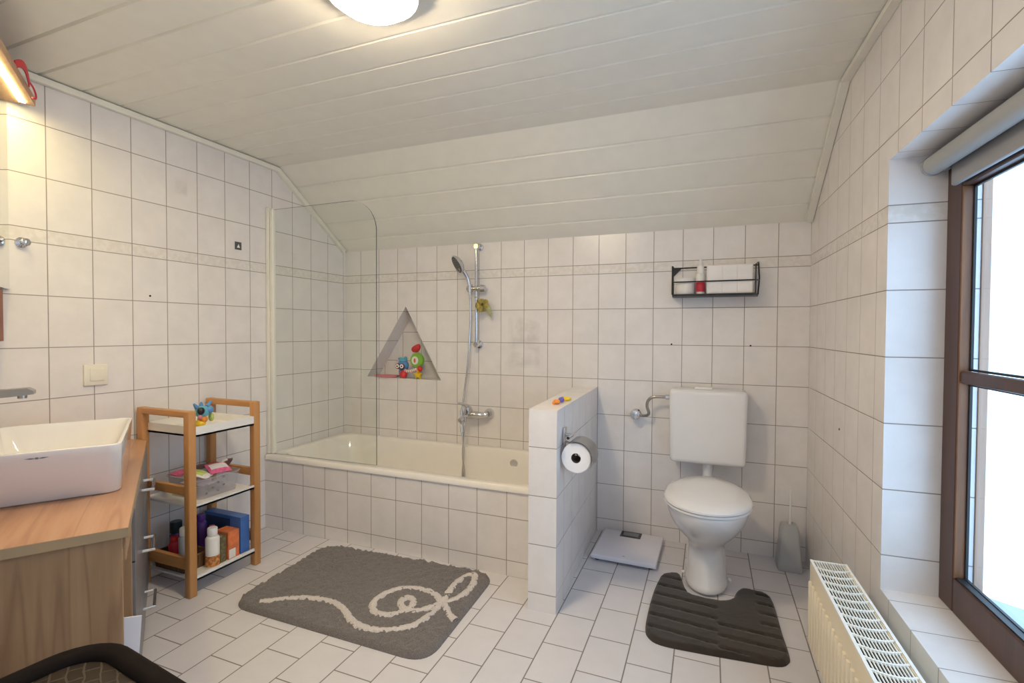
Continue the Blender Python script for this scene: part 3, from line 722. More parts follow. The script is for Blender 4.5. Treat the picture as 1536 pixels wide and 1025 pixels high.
# scales
r = thing('bathroom_scale', (1.99, -.19, 0), 'flat white bathroom scale on the floor beside the toilet', 'scale')
ang = math.radians(-1.0)
def SC(x, y, z):
    return (1.992+x*cos(ang)-y*sin(ang), -.205+x*sin(ang)+y*cos(ang), z)
b = MB(SC); b.rbox(-.158, .158, -.185, .165, .012, .034, .007, 3); b.build('platform', 'scale_white', r, smooth=True)
b = MB(SC); b.rbox(-.062, .046, .085, .16, .0335, .0362, .001); d = b.build('display', 'display_black', r)
b = MB(SC); b.rbox(-.048, .032, .102, .148, .0358, .037, .0005); b.build('screen', 'display_grey', d)
b = MB(SC); b.rings([[(.0+.006*q*cos(2*pi*j/12), -.15+.003*q*sin(2*pi*j/12), z) for j in range(12)] for q, z in ((1, .0338), (.9, .0346))]); b.build('emblem', 'mark_grey', r)
for x in (-.13, .13):
    for y in (-.15, .13):
        b = MB(SC); b.cyl((x, y, 0), (x, y, .014), .014, n=14); b.build('foot', 'black_plastic', r)
# toilet brush
r = thing('toilet_brush', (2.735, -.11, 0), 'grey toilet brush holder in the corner beside the toilet', 'toilet brush')
b = MB(); b.rings([rrect(2.735-w, 2.735+w, -.10-d, -.10+d, .012, z, 4) for w, d, z in ((.050, .05, .0), (.053, .053, .006), (.050, .050, .05), (.039, .040, .19), (.033, .034, .212), (.028, .029, .215))]); b.build('holder', 'grey_plastic', r, smooth=True)
b = MB(); b.tube([(2.738, -.10, .214), (2.739, -.10, .30), (2.739, -.10, .385)], [.006, .0045, .006], 10); b.build('handle', 'white_plastic', r, smooth=True)
# ------------------------------------------------------------------ mats
mp = [(2.308, -.555), (2.284, -.51), (2.268, -.445), (2.258, -.40), (2.242, -.383), (2.215, -.39), (2.178, -.42), (2.166, -.47), (2.155, -.58), (2.150, -.72), (2.152, -.86), (2.168, -.918), (2.215, -.948), (2.33, -.945), (2.48, -.932), (2.595, -.918), (2.632, -.885), (2.640, -.84), (2.634, -.70), (2.630, -.52), (2.622, -.455), (2.598, -.425), (2.555, -.418), (2.515, -.42), (2.488, -.46), (2.472, -.52), (2.44, -.556), (2.395, -.565), (2.345, -.562)]
sm = smoothpath([(x, y, 0) for x, y in mp], 4, True); pl = [(p.x, p.y) for p in sm]
def inside(x, y, P):
    c = False; j = len(P)-1
    for i in range(len(P)):
        if (P[i][1] > y) != (P[j][1] > y) and x < (P[j][0]-P[i][0])*(y-P[i][1])/(P[j][1]-P[i][1])+P[i][0]: c = not c
        j = i
    return c
def edist(x, y, P):
    m = 9
    for i in range(len(P)):
        ax_, ay = P[i-1]; bx, by = P[i]; dx, dy = bx-ax_, by-ay
        t = max(0, min(1, ((x-ax_)*dx+(y-ay)*dy)/(dx*dx+dy*dy+1e-12))); m = min(m, math.hypot(x-ax_-t*dx, y-ay-t*dy))
    return m
def mat_mesh(P, step, height, hf, name, mat, parent=None, loc=None):
    from mathutils import geometry
    bm = bmesh.new()
    xs = [p[0] for p in P]; ys = [p[1] for p in P]
    pts = [Vector(p) for p in P]; nb = len(pts); rnd = random.Random(1)
    y = min(ys)
    while y < max(ys):
        x = min(xs)
        while x < max(xs):
            if inside(x, y, P) and edist(x, y, P) > step*.6: pts.append(Vector((x+rnd.uniform(-.2, .2)*step, y+rnd.uniform(-.2, .2)*step)))
            x += step
        y += step
    res = geometry.delaunay_2d_cdt(pts, [(i, (i+1) % nb) for i in range(nb)], [list(range(nb))], 1, 1e-6)
    V, E_, F_ = res[0], res[1], res[2]
    b = MB(); o = []
    for v in V:
        d = edist(v.x, v.y, P); k = min(1, d/.014)
        o.append((v.x, v.y, .003+(height-.003)*math.sqrt(max(0, 1-(1-k)**2))+(hf(v.x, v.y) if d > .006 else 0)))
    b.add(o, [tuple(f) for f in F_])
    b.add([(p[0], p[1], .003) for p in P]+[(p[0], p[1], .0) for p in P], [(i, (i+1) % nb, nb+(i+1) % nb, nb+i) for i in range(nb)])
    b.add([(v.x, v.y, 0.0) for v in V], [tuple(f)[::-1] for f in F_])
    bm.free()
    return b.build(name, mat, parent, loc, smooth=80)
def quilt(x, y):
    if x < 2.41: q = (y+.945+.10*(x-2.15))/.083; 
    else: q = (y+.905+.06*(x-2.41))/.075 if (y < -.70 or x > 2.56) else .5
    f = abs(q-round(q)); h = -.011*max(0, 1-f/.12)
    return h+random.uniform(-.0006, .0006)
tag(mat_mesh(pl, .0085, .019, quilt, 'toilet_mat', 'mat_brown', loc=(2.39, -.72, 0)), 'dark brown quilted U-shaped mat around the toilet foot', 'mat')
c4 = [(.522, -.752), (1.462, -.712), (1.486, -1.356), (.545, -1.352)]
def round_poly(c, r, n=7):
    out = []
    for i in range(len(c)):
        p = Vector(c[i]); a = (Vector(c[i-1])-p).normalized(); q = (Vector(c[(i+1) % len(c)])-p).normalized()
        for k in range(n+1):
            t = k/n; A = p+a*r; B = p+q*r; out.append(tuple((1-t)**2*A+2*t*(1-t)*p+t*t*B))
    return out
rp = round_poly(c4, .10)
rp2 = []
for i in range(len(rp)):
    a, q = Vector(rp[i]), Vector(rp[(i+1) % len(rp)]); k = max(1, int((q-a).length/.012))
    for j in range(k): rp2.append(tuple(a+(q-a)*j/k))
r = thing('bath_mat', (1.0, -1.04, 0), 'grey shaggy bath mat with white swirl lying before the bath', 'mat')
mat_mesh(rp2, .0105, .022, lambda x, y: random.uniform(-.0065, .0045), 'pile', 'rug_grey', r)
SW = [(.600, -1.325), (0.666, -1.306), (0.693, -1.285), (0.725, -1.262), (0.764, -1.237), (0.808, -1.214), (0.852, -1.201), (0.89, -1.196), (0.945, -1.196), (0.993, -1.209), (1.041, -1.234), (1.085, -1.262), (1.123, -1.279), (1.165, -1.288), (1.202, -1.287), (1.235, -1.281), (1.278, -1.263), (1.308, -1.241), (1.335, -1.212), (1.352, -1.165), (1.36, -1.117), (1.358, -1.065), (1.35, -1.027), (1.315, -0.993), (1.274, -0.974), (1.23, -0.97), (1.183, -0.978), (1.142, -0.996), (1.113, -1.031), (1.097, -1.082), (1.099, -1.126), (1.117, -1.164), (1.147, -1.188), (1.184, -1.193), (1.219, -1.18), (1.241, -1.156), (1.258, -1.13), (1.259, -1.094), (1.244, -1.062), (1.217, -1.047), (1.2, -1.059), (1.2, -1.088), (1.227, -1.119), (1.262, -1.129), (1.294, -1.119), (1.319, -1.097), (1.345, -1.059), (1.358, -1.024), (1.346, -0.95), (1.338, -0.878), (1.346, -0.815), (1.364, -0.777), (1.38, -0.771), (1.405, -0.822), (1.417, -0.893), (1.407, -0.961), (1.384, -1.01), (1.372, -1.031), (1.4, -1.064), (1.44, -1.103), (1.468, -1.116)]
sp = smoothpath([(x, y, 0) for x, y in SW[1:]], 5)
L, Rr = [], []
for i, p in enumerate(sp):
    d = (sp[min(i+1, len(sp)-1)]-sp[max(i-1, 0)]).normalized(); nn_ = Vector((-d.y, d.x, 0)); w = .0165+random.uniform(-.0028, .0028)
    L.append(p+nn_*w); Rr.append(p-nn_*w)
b = MB(); n = len(sp); rs = []
for i in range(n):
    z = .0235+random.uniform(-.001, .0015)
    rs.append([(L[i].x, L[i].y, .016), (L[i].x*.8+sp[i].x*.2, L[i].y*.8+sp[i].y*.2, z), (sp[i].x, sp[i].y, z+.0025), (Rr[i].x*.8+sp[i].x*.2, Rr[i].y*.8+sp[i].y*.2, z), (Rr[i].x, Rr[i].y, .016)])
b.rings(rs, False, False, closed=True); b.build('swirl', 'rug_white', r, smooth=80)['label'] = 'white swirling line on the mat'

# ------------------------------------------------------------------ radiator
RS0, RS1, RT0, RT1, RZ0, RZ1 = .958, 1.95, -.176, -.074, .13, .40
r = thing('radiator', RW(1.45, -.125, 0), 'cream low panel radiator with white top grille under the window', 'radiator')
b = MB(RW)
b.rbox(RS0, RS1, RT0, RT0+.012, RZ0, RZ1, .005, 3)
k = 0; s = RS0+.02
while s < RS1-.02:
    b.rbox(s, s+.017, RT0-.008, RT0+.002, RZ0+.015, RZ1-.055, .005, 2); s += .0335
b.build('front_panel', 'radiator_cream', r, smooth=True)
b = MB(RW); b.rbox(RS0, RS1, RT1-.010, RT1, RZ0, RZ1, .004); b.build('back_panel', 'radiator_cream', r)
for a, c in ((RS0, RS0+.004), (RS1-.004, RS1)):
    b = MB(RW); b.box(a, c, RT0+.011, RT1-.009, RZ0+.005, RZ1-.002); b.build('side_cover', 'radiator_cream', r)
b = MB(RW); s = RS0+.012
while s < RS1-.012:
    b.box(s, s+.002, RT0+.013, RT1-.011, RZ0+.01, RZ1-.03); s += .014
b.box(RS0+.005, RS1-.005, RT0+.040, RT0+.044, RZ0+.005, RZ1-.025); b.box(RS0+.005, RS1-.005, RT1-.036, RT1-.032, RZ0+.005, RZ1-.025)
b.build('fins', 'radiator_dark', r)
b = MB(RW); za, zb = RZ1-.002, RZ1+.003
b.box(RS0, RS1, RT0, RT0+.008, za, zb+.001); b.box(RS0, RS1, RT1-.007, RT1, za, zb+.001); b.box(RS0, RS0+.006, RT0, RT1, za, zb); b.box(RS1-.006, RS1, RT0, RT1, za, zb)
nc = 22; cw = (RS1-RS0)/nc
arc = lambda t: .017*(1-((t-(RT0+RT1)/2)/((RT1-RT0)/2))**2)
for i in range(1, nc):
    s = RS0+i*cw; N = 8
    for k in range(N):
        t0 = RT0+.008+(RT1-RT0-.015)*k/N; t1 = RT0+.008+(RT1-RT0-.015)*(k+1)/N
        b.add([(s+arc(t0)-.003, t0, za), (s+arc(t0)+.003, t0, za), (s+arc(t1)+.003, t1, za), (s+arc(t1)-.003, t1, za), (s+arc(t0)-.003, t0, zb), (s+arc(t0)+.003, t0, zb), (s+arc(t1)+.003, t1, zb), (s+arc(t1)-.003, t1, zb)],
              [(0,3,2,1), (4,5,6,7), (0,1,5,4), (1,2,6,5), (2,3,7,6), (3,0,4,7)])
for k in range(1, 12):
    t = RT0+.008+(RT1-RT0-.015)*k/12; b.box(RS0+.003, RS1-.003, t-.0011, t+.0011, za, zb-.001)
b.build('top_grille', 'radiator_white', r)['label'] = 'white slotted grille'
for s in (RS0+.12, RS1-.12):
    b = MB(RW); b.box(s-.008, s+.008, RT1-.001, -.001, RZ0+.05, RZ1-.14); b.build('wall_bracket', 'radiator_white', r)
# ------------------------------------------------------------------ wall basket
r = thing('wire_basket', (2.38, -.06, 1.33), 'black wire basket shelf on the back wall above the toilet', 'basket')
x0, x1, y0, y1, z0, z1 = 2.186, 2.572, -.12, -.004, 1.326, 1.466
b = MB()
b.rings([[(x0, y0, z0-.009), (x1, y0, z0-.009), (x1+.020, y1, z0-.009), (x0-.004, y1, z0-.009)], [(x0, y0, z0+.002), (x1, y0, z0+.002), (x1+.020, y1, z0+.002), (x0-.004, y1, z0+.002)]]); b.build('tray', 'black_wire', r)
b = MB(); w = .0033
b.tube([(x0, y0, z0), (x0, y0, z1+.004)], w, 8); b.tube([(x1, y0, z0), (x1, y0, z1)], w, 8)
b.tube([(x0-.003, y1, z0), (x0-.003, y1, z1+.016)], w, 8); b.tube([(x1+.020, y1, z0), (x1+.026, y1, 1.41), (x1+.020, y1, z1+.024)], w, 8)
b.tube([(x0, y0, z1+.004), (x0-.003, y1, z1+.016)], w, 8); b.tube([(x1, y0, z1), (x1+.020, y1, z1+.024)], w, 8)
b.tube([(x0, y0, 1.39), (x1, y0, 1.391), (x1+.025, y1, 1.40)], w, 8); b.tube([(x0-.003, y1, z1+.008), (x1+.021, y1, z1+.010)], w, 8)
b.build('wire_frame', 'black_wire', r, smooth=True)
b = MB(); b.rings([[(x0-.002, y, 1.474), (x0+.04, y, 1.472), (x0, y, 1.43)] for y in (y1-.002, y1+.001)]); b.build('corner_gusset', 'black_wire', r)
zf = z0+.0022
r = thing('cream_jar', (2.245, -.0625, zf), 'white lidded jar at the left end of the wire basket', 'jar')
b = MB(); b.lathe([(.046, 0), (.049, .004), (.049, .052), (.046, .056)], (2.245, -.0625, zf), n=32); b.build('pot', 'label_white', r, smooth=True)
b = MB(); b.lathe([(.049, .0565), (.050, .059), (.050, .081), (.047, .085)], (2.245, -.0625, zf), n=32); b.build('lid', 'white_plastic', r, smooth=True)
r = thing('spray_bottle', (2.321, -.08, zf), 'slim white pump bottle with red label in the wire basket', 'bottle')
b = MB(); b.lathe([(.018, 0), (.0205, .004), (.0205, .10), (.016, .108)], (2.321, -.08, zf), n=26); b.build('bottle', 'white_plastic', r, smooth=True)
b = MB(); b.lathe([(.0208, .012), (.0212, .013), (.0212, .060), (.0208, .061)], (2.321, -.08, zf), n=26, c0=False, c1=False); b.build('label', 'label_red', r, smooth=True)
b = MB(); b.lathe([(.0165, .105), (.018, .108), (.0165, .142), (.009, .150), (.006, .178), (.004, .181)], (2.321, -.08, zf), n=26); b.build('cap', 'white_plastic', r, smooth=True)
plain('box_white', (.80, .76, .72), .6, var=.04, scale=40)
r = thing('tissue_box', (2.456, -.067, zf), 'white ribbed paper box filling the right of the wire basket', 'box')
b = MB(); b.rbox(2.35, 2.562, -.11, -.02, zf, zf+.143, .003); b.build('box', 'box_white', r)
for k in range(3):
    b = MB(); b.rbox(2.357+k*.068, 2.357+k*.068+.064, -.1115, -.1095, zf+.006, zf+.138, .0008); b.build('panel', 'paper', r)

# ------------------------------------------------------------------ left wall fittings
r = thing('light_switch', (.0, -1.524, .946), 'square cream light switch on the left tiled wall', 'switch')
b = MB(); b.rbox(.0005, .010, -1.568, -1.482, .903, .990, .003, 3); b.build('plate', 'cream_plastic', r, smooth=True)
b = MB(); b.rbox(.009, .014, -1.549, -1.497, .922, .974, .002, 3); b.build('rocker', 'cream_plastic', r, smooth=True)
r = thing('wall_sticker', (0, -.849, 1.587), 'small dark square sticker with a white triangle on left wall', 'sticker')
b = MB(); b.box(.0004, .0016, -.869, -.829, 1.567, 1.609); b.build('square', 'sticker_grey', r)
b = MB(); b.rings([[(x, -.857, 1.578), (x, -.839, 1.578), (x, -.847, 1.598)] for x in (.0014, .0024)]); b.build('triangle', 'eye_white', r)
r = thing('wall_hook', (0, -1.757, 1.454), 'small round chrome hook on left wall beside the mirror', 'hook')
b = MB(); b.lathe([(.019, 0), (.019, .006), (.008, .010), (.008, .024), (.013, .028), (.014, .036), (.006, .041)], (.0005, -1.757, 1.454), 'x', 24); b.build('knob', 'chrome', r, smooth=True)
def hole(c, d, label):
    b = MB(); c = Vector(c); d = Vector(d); b.cyl(tuple(c-d*.001), tuple(c+d*.0012), .0045, n=12); tag(b.build('drill_hole', 'drill_hole', loc=tuple(c)), label, 'hole', 'drill holes in the tiled walls')
hole((.0003, -1.304, 1.288), (1, 0, 0), 'small dark drill hole in the left tiled wall')
hole(RW(.543, -.0003, .761), (-rb.x, -rb.y, 0), 'small dark drill hole in the right tiled wall')
hole((2.178, -.0003, 1.069), (0, -1, 0), 'left dark drill hole in the back wall above the cistern')
hole((2.562, -.0003, 1.067), (0, -1, 0), 'right dark drill hole in the back wall above the cistern')
def motif(name, pts, label, bars=()):
    b = MB()
    for x0_, x1_, z0_, z1_ in bars: b.add([pts(x0_, z0_), pts(x1_, z0_), pts(x1_, z1_), pts(x0_, z1_)], [(0, 1, 2, 3)])
    c = b.v[0]; tag(b.build(name, 'faint_print', loc=tuple(c), recalc=False), label, 'tile print', 'faint prints on the wall tiles')
motif('tile_print', lambda a, z: (a, -.0006, z), 'faint framed print across four tiles of the back wall', ((1.228, 1.434, .916, 1.214), (1.25, 1.425, .93, 1.2), (1.31, 1.40, 1.02, 1.16)))
motif('tile_print', lambda a, z: (.0006, a, z), 'faint rounded print high on the left wall', ((-1.187, -1.125, 1.78, 1.86), (-1.18, -1.13, 1.785, 1.85)))
motif('tile_print', lambda a, z: (.0006, a, z), 'faint small print on left wall beside the screen profile', ((-.722, -.686, .915, 1.004),))

# ------------------------------------------------------------------ vanity
ZT = .652
r = thing('vanity_unit', VL(.61, -.25, 0), 'oak vanity unit with grey drawers standing across the left corner', 'vanity unit')
b = MB(VL); b.prism([(.064, 0), (.0, -.055), (.294, -.497), (1.218, -.497), (1.218, 0)], ZT-.024, ZT); b.build('worktop', ['vanity_top'], r)
b = MB(VL); b.box(.066, 1.2195, .0, .0012, ZT-.0235, ZT-.0005); b.box(1.218, 1.2192, -.497, .0, ZT-.0235, ZT-.0005); b.build('edge_band', 'laminate_edge', r)
b = MB(VL); b.rbox(1.182, 1.20, -.495, -.012, .012, ZT-.024, .0015); b.build('end_panel', 'vanity_oak', r)
b = MB(VL); b.rbox(1.0, 1.181, -.025, -.006, ZT-.094, ZT-.0245, .0015); b.build('apron', 'vanity_oak', r)
b = MB(VL); b.rbox(.965, .982, -.495, -.006, .012, ZT-.024, .0015); b.build('divider', 'vanity_oak', r)
b = MB(VL); b.rbox(.982, 1.182, -.495, -.012, .012, .03, .001); b.build('niche_floor', 'vanity_oak', r)
b = MB(VL); b.prism([(.067, -.0145), (.012, -.062), (.302, -.495), (.963, -.495), (.963, -.0145)], .03, ZT-.0245); b.build('carcass', 'drawer_grey', r)
for z0_, z1_ in ((.47, ZT-.03), (.255, .465), (.035, .25)):
    b = MB(VL); b.rbox(.07, .966, -.014, .002, z0_, z1_, .0015); d = b.build('drawer_front', 'drawer_grey', r)
    zh = {.47: ZT-.085, .255: .350, .035: .142}[z0_]
    b = MB(VL); b.tube([(.43, .002, zh), (.43, .034, zh), (.57, .034, zh), (.57, .002, zh)], .005, 10); b.build('handle', 'chrome', d, smooth=True)
for u_, v_ in ((.36, -.46), (.11, -.05), (1.15, -.46), (1.15, -.04)):
    b = MB(VL); b.cyl((u_, v_, 0), (u_, v_, .03 if u_ < 1 else .014), .018, n=14); b.build('foot', 'black_plastic', r)
b = MB(VL); b.rings([[(u_, v_, z) for v_, z in ((-.20, .031), (.004, .12), (.019, .352), (-.03, .36), (-.2, .36))] for u_ in (1.06, 1.064)])
tag(b.build('paper_sheet', 'paper_sheet', loc=VL(1.062, -.1, .031)), 'white sheet of paper sticking out of the vanity side niche', 'paper')
# washbasin
r = thing('washbasin', VL(.69, -.2, ZT), 'white rectangular countertop washbasin on the oak vanity', 'washbasin')
b = MB(VL)
def br(d, z, rr, k=0.0): return rrect(.44+d+.02*k, .955-d-.082*k, -.382+d+.02*k, -.028-d-.008*k, rr, z, 7)
zr = ZT+.158
rs = [br(.004, ZT+.001, .03, 1), br(.0, ZT+.005, .034, 1), br(.0, ZT+.13, .032, .17), br(.0, zr-.004, .03), br(.0005, zr, .03), br(.005, zr+.0015, .027), br(.0095, zr, .024), br(.011, zr-.006, .024), br(.022, ZT+.08, .04, .4), br(.035, ZT+.045, .05, .7), br(.07, ZT+.028, .05, .8), br(.13, ZT+.024, .03, .8)]
b.rings(rs); b.build('bowl', 'porcelain', r, smooth=50)
b = MB(VL)
for s in (-1, 1):
    q = [(-.205, .792), (-.205+s*.012, .7945), (-.205+s*.024, .793), (-.205+s*.012, .7905)]
    b.rings([[(uu_, v_, z_) for v_, z_ in q] for uu_ in (.935, .9485)])
b.rings([[(uu_, v_, z_) for v_, z_ in ((-.208, .790), (-.202, .790), (-.202, .797), (-.208, .797))] for uu_ in (.935, .9487)]); b.build('emblem', 'mark_grey', r)['label'] = 'small grey maker emblem'
b = MB(VL); b.cyl((.69, -.205, ZT+.0245), (.69, -.205, ZT+.029), .03, n=24); b.build('drain_cover', 'chrome', r, smooth=True)
r = thing('basin_tap', VL(.70, -.497, .955), 'brushed metal wall spout reaching over the washbasin', 'tap')
b = MB(VL); b.rings([[(.70-w, v_, z_-h), (.70+w, v_, z_-h), (.70+w, v_, z_+h), (.70-w, v_, z_+h)] for v_, z_, w, h in ((-.499, .938, .02, .010), (-.40, .942, .022, .011), (-.30, .947, .022, .011), (-.262, .950, .022, .010), (-.248, .946, .02, .005))]); b.build('spout', 'brushed_metal', r)
b = MB(VL); b.cyl((.70, -.275, .94), (.70, -.275, .929), .011, n=16); b.build('aerator', 'brushed_metal', r, smooth=True)
b = MB(VL); b.rbox(.66, .74, -.4995, -.490, .90, .98, .003); b.build('wall_plate', 'brushed_metal', r)
b = MB(VL); b.cyl((.80, -.4995, .94), (.80, -.455, .94), .022, n=20); b.build('valve_body', 'brushed_metal', r, smooth=True)
b = MB(VL); b.rbox(.793, .807, -.47, -.40, .955, .966, .003); b.build('lever', 'brushed_metal', r)
# mirror cabinet + lamp
r = thing('mirror_cabinet', VL(.7, -.44, 1.28), 'tall mirror cabinet hanging at the left edge under the lamp', 'mirror')
mu = .2240
b = MB(VL); b.prism([(mu+.002, -.3955), (mu+.022, -.412), (.305, -.497), (1.20, -.497), (1.20, -.3955)], 1.285, 1.95); b.build('cabinet_body', 'white_plastic', r)
b = MB(VL); b.box(mu-.002, 1.202, -.3945, -.389, 1.279, 1.952); b.build('mirror_door', 'mirror', r)
r = thing('mirror_lamp', VL(.7, -.36, 1.955), 'wooden lamp bar with lit strip above the mirror cabinet', 'lamp')
b = MB(VL); b.prism([(.225, -.312), (.225, -.388), (.297, -.488), (1.22, -.488), (1.22, -.312)], 1.955, 1.985); b.build('housing', 'lamp_wood', r)
b = MB(VL); b.box(.25, 1.19, -.352, -.334, 1.9525, 1.9556); b.build('light_strip', 'led_glow', r)
b = MB(VL); b.prism([(.257, -.400), (.257, -.425), (.305, -.497), (1.15, -.497), (1.15, -.400)], 1.092, 1.277); tag(b.build('wall_shelf_box', 'red_wood', loc=VL(.7, -.45, 1.092)), 'reddish wooden box board fixed below the mirror cabinet', 'shelf')
b = MB(VL)
rbp = smoothpath([(.50, -.318, 1.988), (.47, -.309, 2.006), (.43, -.306, 2.010), (.39, -.306, 1.998), (.365, -.307, 1.985)])
def strip(b, P, w):
    rs = []
    for p in P: rs.append([(p.x, p.y, p.z+w), (p.x+.001, p.y+.004, p.z+w), (p.x+.001, p.y+.004, p.z-w), (p.x, p.y, p.z-w)])
    b.rings(rs)
strip(b, rbp, .013)
b.tube(smoothpath([(.368, -.305, 1.99), (.345, -.300, 1.984), (.325, -.297, 1.974), (.315, -.296, 1.962), (.32, -.297, 1.950), (.338, -.302, 1.948)]), .003, 8)
tag(b.build('hair_band', 'red_ribbon', loc=VL(.35, -.31, 1.986), smooth=True), 'red hair band with a loop hung on the lamp end', 'hair band')
# ------------------------------------------------------------------ stool
def ST(x, y, z): return (1.348+x*.9925+y*.122, -2.418-x*.122+y*.9925, z)
r = thing('woven_stool', (1.335, -2.41, 0), 'dark woven stool with padded rim standing beside the vanity', 'stool')
rim = [(p[0], p[1], .434) for p in rrect(-.27, .27, -.27, .27, .09, 0, 7)]
b = MB(ST); b.tube(rim, .021, 14, closed=True); b.build('rim', 'stool_rim', r, smooth=True)
b = MB(ST); b.rings([rrect(-.262, .262, -.262, .262, .085, .405, 7), rrect(-.262, .262, -.262, .262, .085, .430, 7), rrect(-.2, .2, -.2, .2, .07, .438, 7), rrect(-.08, .08, -.08, .08, .04, .440, 7)]); b.build('seat', 'stool_weave', r, smooth=True)
b = MB(ST); b.rings([rrect(-.255, .255, -.255, .255, .08, .33, 7), rrect(-.258, .258, -.258, .258, .08, .408, 7)]); b.build('seat_frame', 'stool_weave', r, smooth=True)
for sx in (-1, 1):
    for sy in (-1, 1):
        b = MB(ST); b.cyl((sx*.215, sy*.215, 0), (sx*.21, sy*.21, .335), .016, .022, n=14); b.build('leg', 'stool_rim', r, smooth=True)
# ------------------------------------------------------------------ bamboo shelf cart
r = thing('bamboo_shelf', (.19, -1.2, 0), 'bamboo shelf with three white trays standing at the left wall', 'shelf')
X0, X1, YN, YFr = .018, .352, -1.378, -1.022     # outer faces
lw = .034
for y0_, y1_ in ((YN, YN+lw), (YFr-lw, YFr)):
    for x0_, x1_ in ((X0, X0+lw), (X1-lw, X1)):
        b = MB(); b.rbox(x0_, x1_, y0_, y1_, 0, .792, .005, 3); b.build('leg', 'bamboo', r, smooth=True)
    b = MB(); b.rbox(X0+.004, X1-.004, y0_+.001, y1_-.001, .764, .791, .004, 3); b.build('top_rail', 'bamboo_x', r, smooth=True)
    for z0_, z1_ in ((.432, .470), (.115, .165)):
        b = MB(); b.rbox(X0+lw-.002, X1-lw+.002, y0_+.007, y1_-.007, z0_, z1_, .003); b.build('side_rail', 'bamboo_x', r)
def tray(z, h, th):
    b = MB(); yy0, yy1 = YN+lw*.8, YFr-lw*.8
    b.box(X0+.008, X1-.004, yy0, yy1, z-h, z-h+.008)
    b.box(X0+.008, X0+.018, yy0, yy1, z-h, z); b.box(X1-.014, X1-.004, yy0, yy1, z-h, z)
    if th: b.box(X0+.018, X1-.014, yy0, yy0+.008, z-h, z); b.box(X0+.018, X1-.014, yy1-.008, yy1, z-h, z)
    b.build('tray', 'white_plastic', r)
tray(.722, .042, True); tray(.390, .016, False); tray(.084, .02, False)
T1z, T2z, T3z = .6803+.008, .374+.0085, .064+.0085
# figurine on top
r = thing('toy_figurine', (.30, -1.285, T1z), 'colourful little toy figure on the top tray of the bamboo shelf', 'toy')
fx, fy = .285, -1.278
b = MB(); b.rbox(fx-.02, fx+.022, fy-.02, fy+.022, T1z+.0005, T1z+.014, .005); b.build('feet', 'black_plastic', r, smooth=True)
b = MB(); b.ball((fx, fy, T1z+.032), .022, .022, .022, 16); b.build('belly', 'yellow_plastic', r, smooth=True)
b = MB(); b.ball((fx+.004, fy+.008, T1z+.052), .022, .02, .018, 16); b.build('scarf', 'orange_plastic', r, smooth=True)
b = MB(); b.ball((fx, fy+.01, T1z+.085), .03, .03, .027, 18); b.build('head', 'sky_plastic', r, smooth=True)
for dy, c in ((-.012, 'black_plastic'), (.03, 'blue_plastic')):
    b = MB(); b.ball((fx+.022, fy+dy, T1z+.092), .014, .016, .017, 14); b.build('eye', c, r, smooth=True)
b = MB(); b.ball((fx+.024, fy-.018, T1z+.066), .01, .01, .01, 10); b.build('cheek', 'pink_plastic', r, smooth=True)
b = MB()
for a, c in ((-.02, .016), (.0, .02), (.028, .018)): b.tube([(fx-.004, fy+a+.008, T1z+.105), (fx-.004, fy+a*1.7+.008, T1z+.107+c)], [.010, .004], 10)
b.build('crest', 'blue_plastic', r, smooth=True)
b = MB(); b.ball((fx+.008, fy+.046, T1z+.055), .012, .012, .02, 12); b.build('wing', 'lime_film', r, smooth=True)
# plastic basket with packets on the middle tray
bx0, bx1, by0, by1, bz = .085, .305, -1.30, -1.09, T2z
r = thing('plastic_basket', (.195, -1.195, bz), 'clear plastic basket on the middle tray of the bamboo shelf', 'basket')
b = MB(); k = .012
b.rings([rrect(bx0+k, bx1-k, by0+k, by1-k, .02, bz+.001, 5), rrect(bx0, bx1, by0, by1, .022, bz+.088, 5), rrect(bx0+.003, bx1-.003, by0+.003, by1-.003, .02, bz+.088, 5), rrect(bx0+k+.003, bx1-k-.003, by0+k+.003, by1-k-.003, .018, bz+.004, 5)]); b.build('tub', 'clear_plastic', r, smooth=True)
b = MB(); b.tube(rrect(bx0-.001, bx1+.001, by0-.001, by1+.001, .022, bz+.09, 5), .0035, 8, closed=True); b.build('rim', 'clear_plastic', r, smooth=True)
b = MB()
for i in range(6):
    for j in range(4):
        y = by0+.035+i*.028; z = bz+.02+j*.018
        if (i+j) % 2 == 0 and i < 4: b.rbox(bx1-.006+.0012*j-.006, bx1-.002+.0012*j-.004, y, y+.009, z, z+.009, .001, 1)
    if i % 2 == 0: b.rbox(bx0+.04+i*.025, bx0+.05+i*.025, by0+.002, by0+.009, bz+.04, bz+.055, .001, 1)
b.build('punched_slots', 'mark_grey', r)
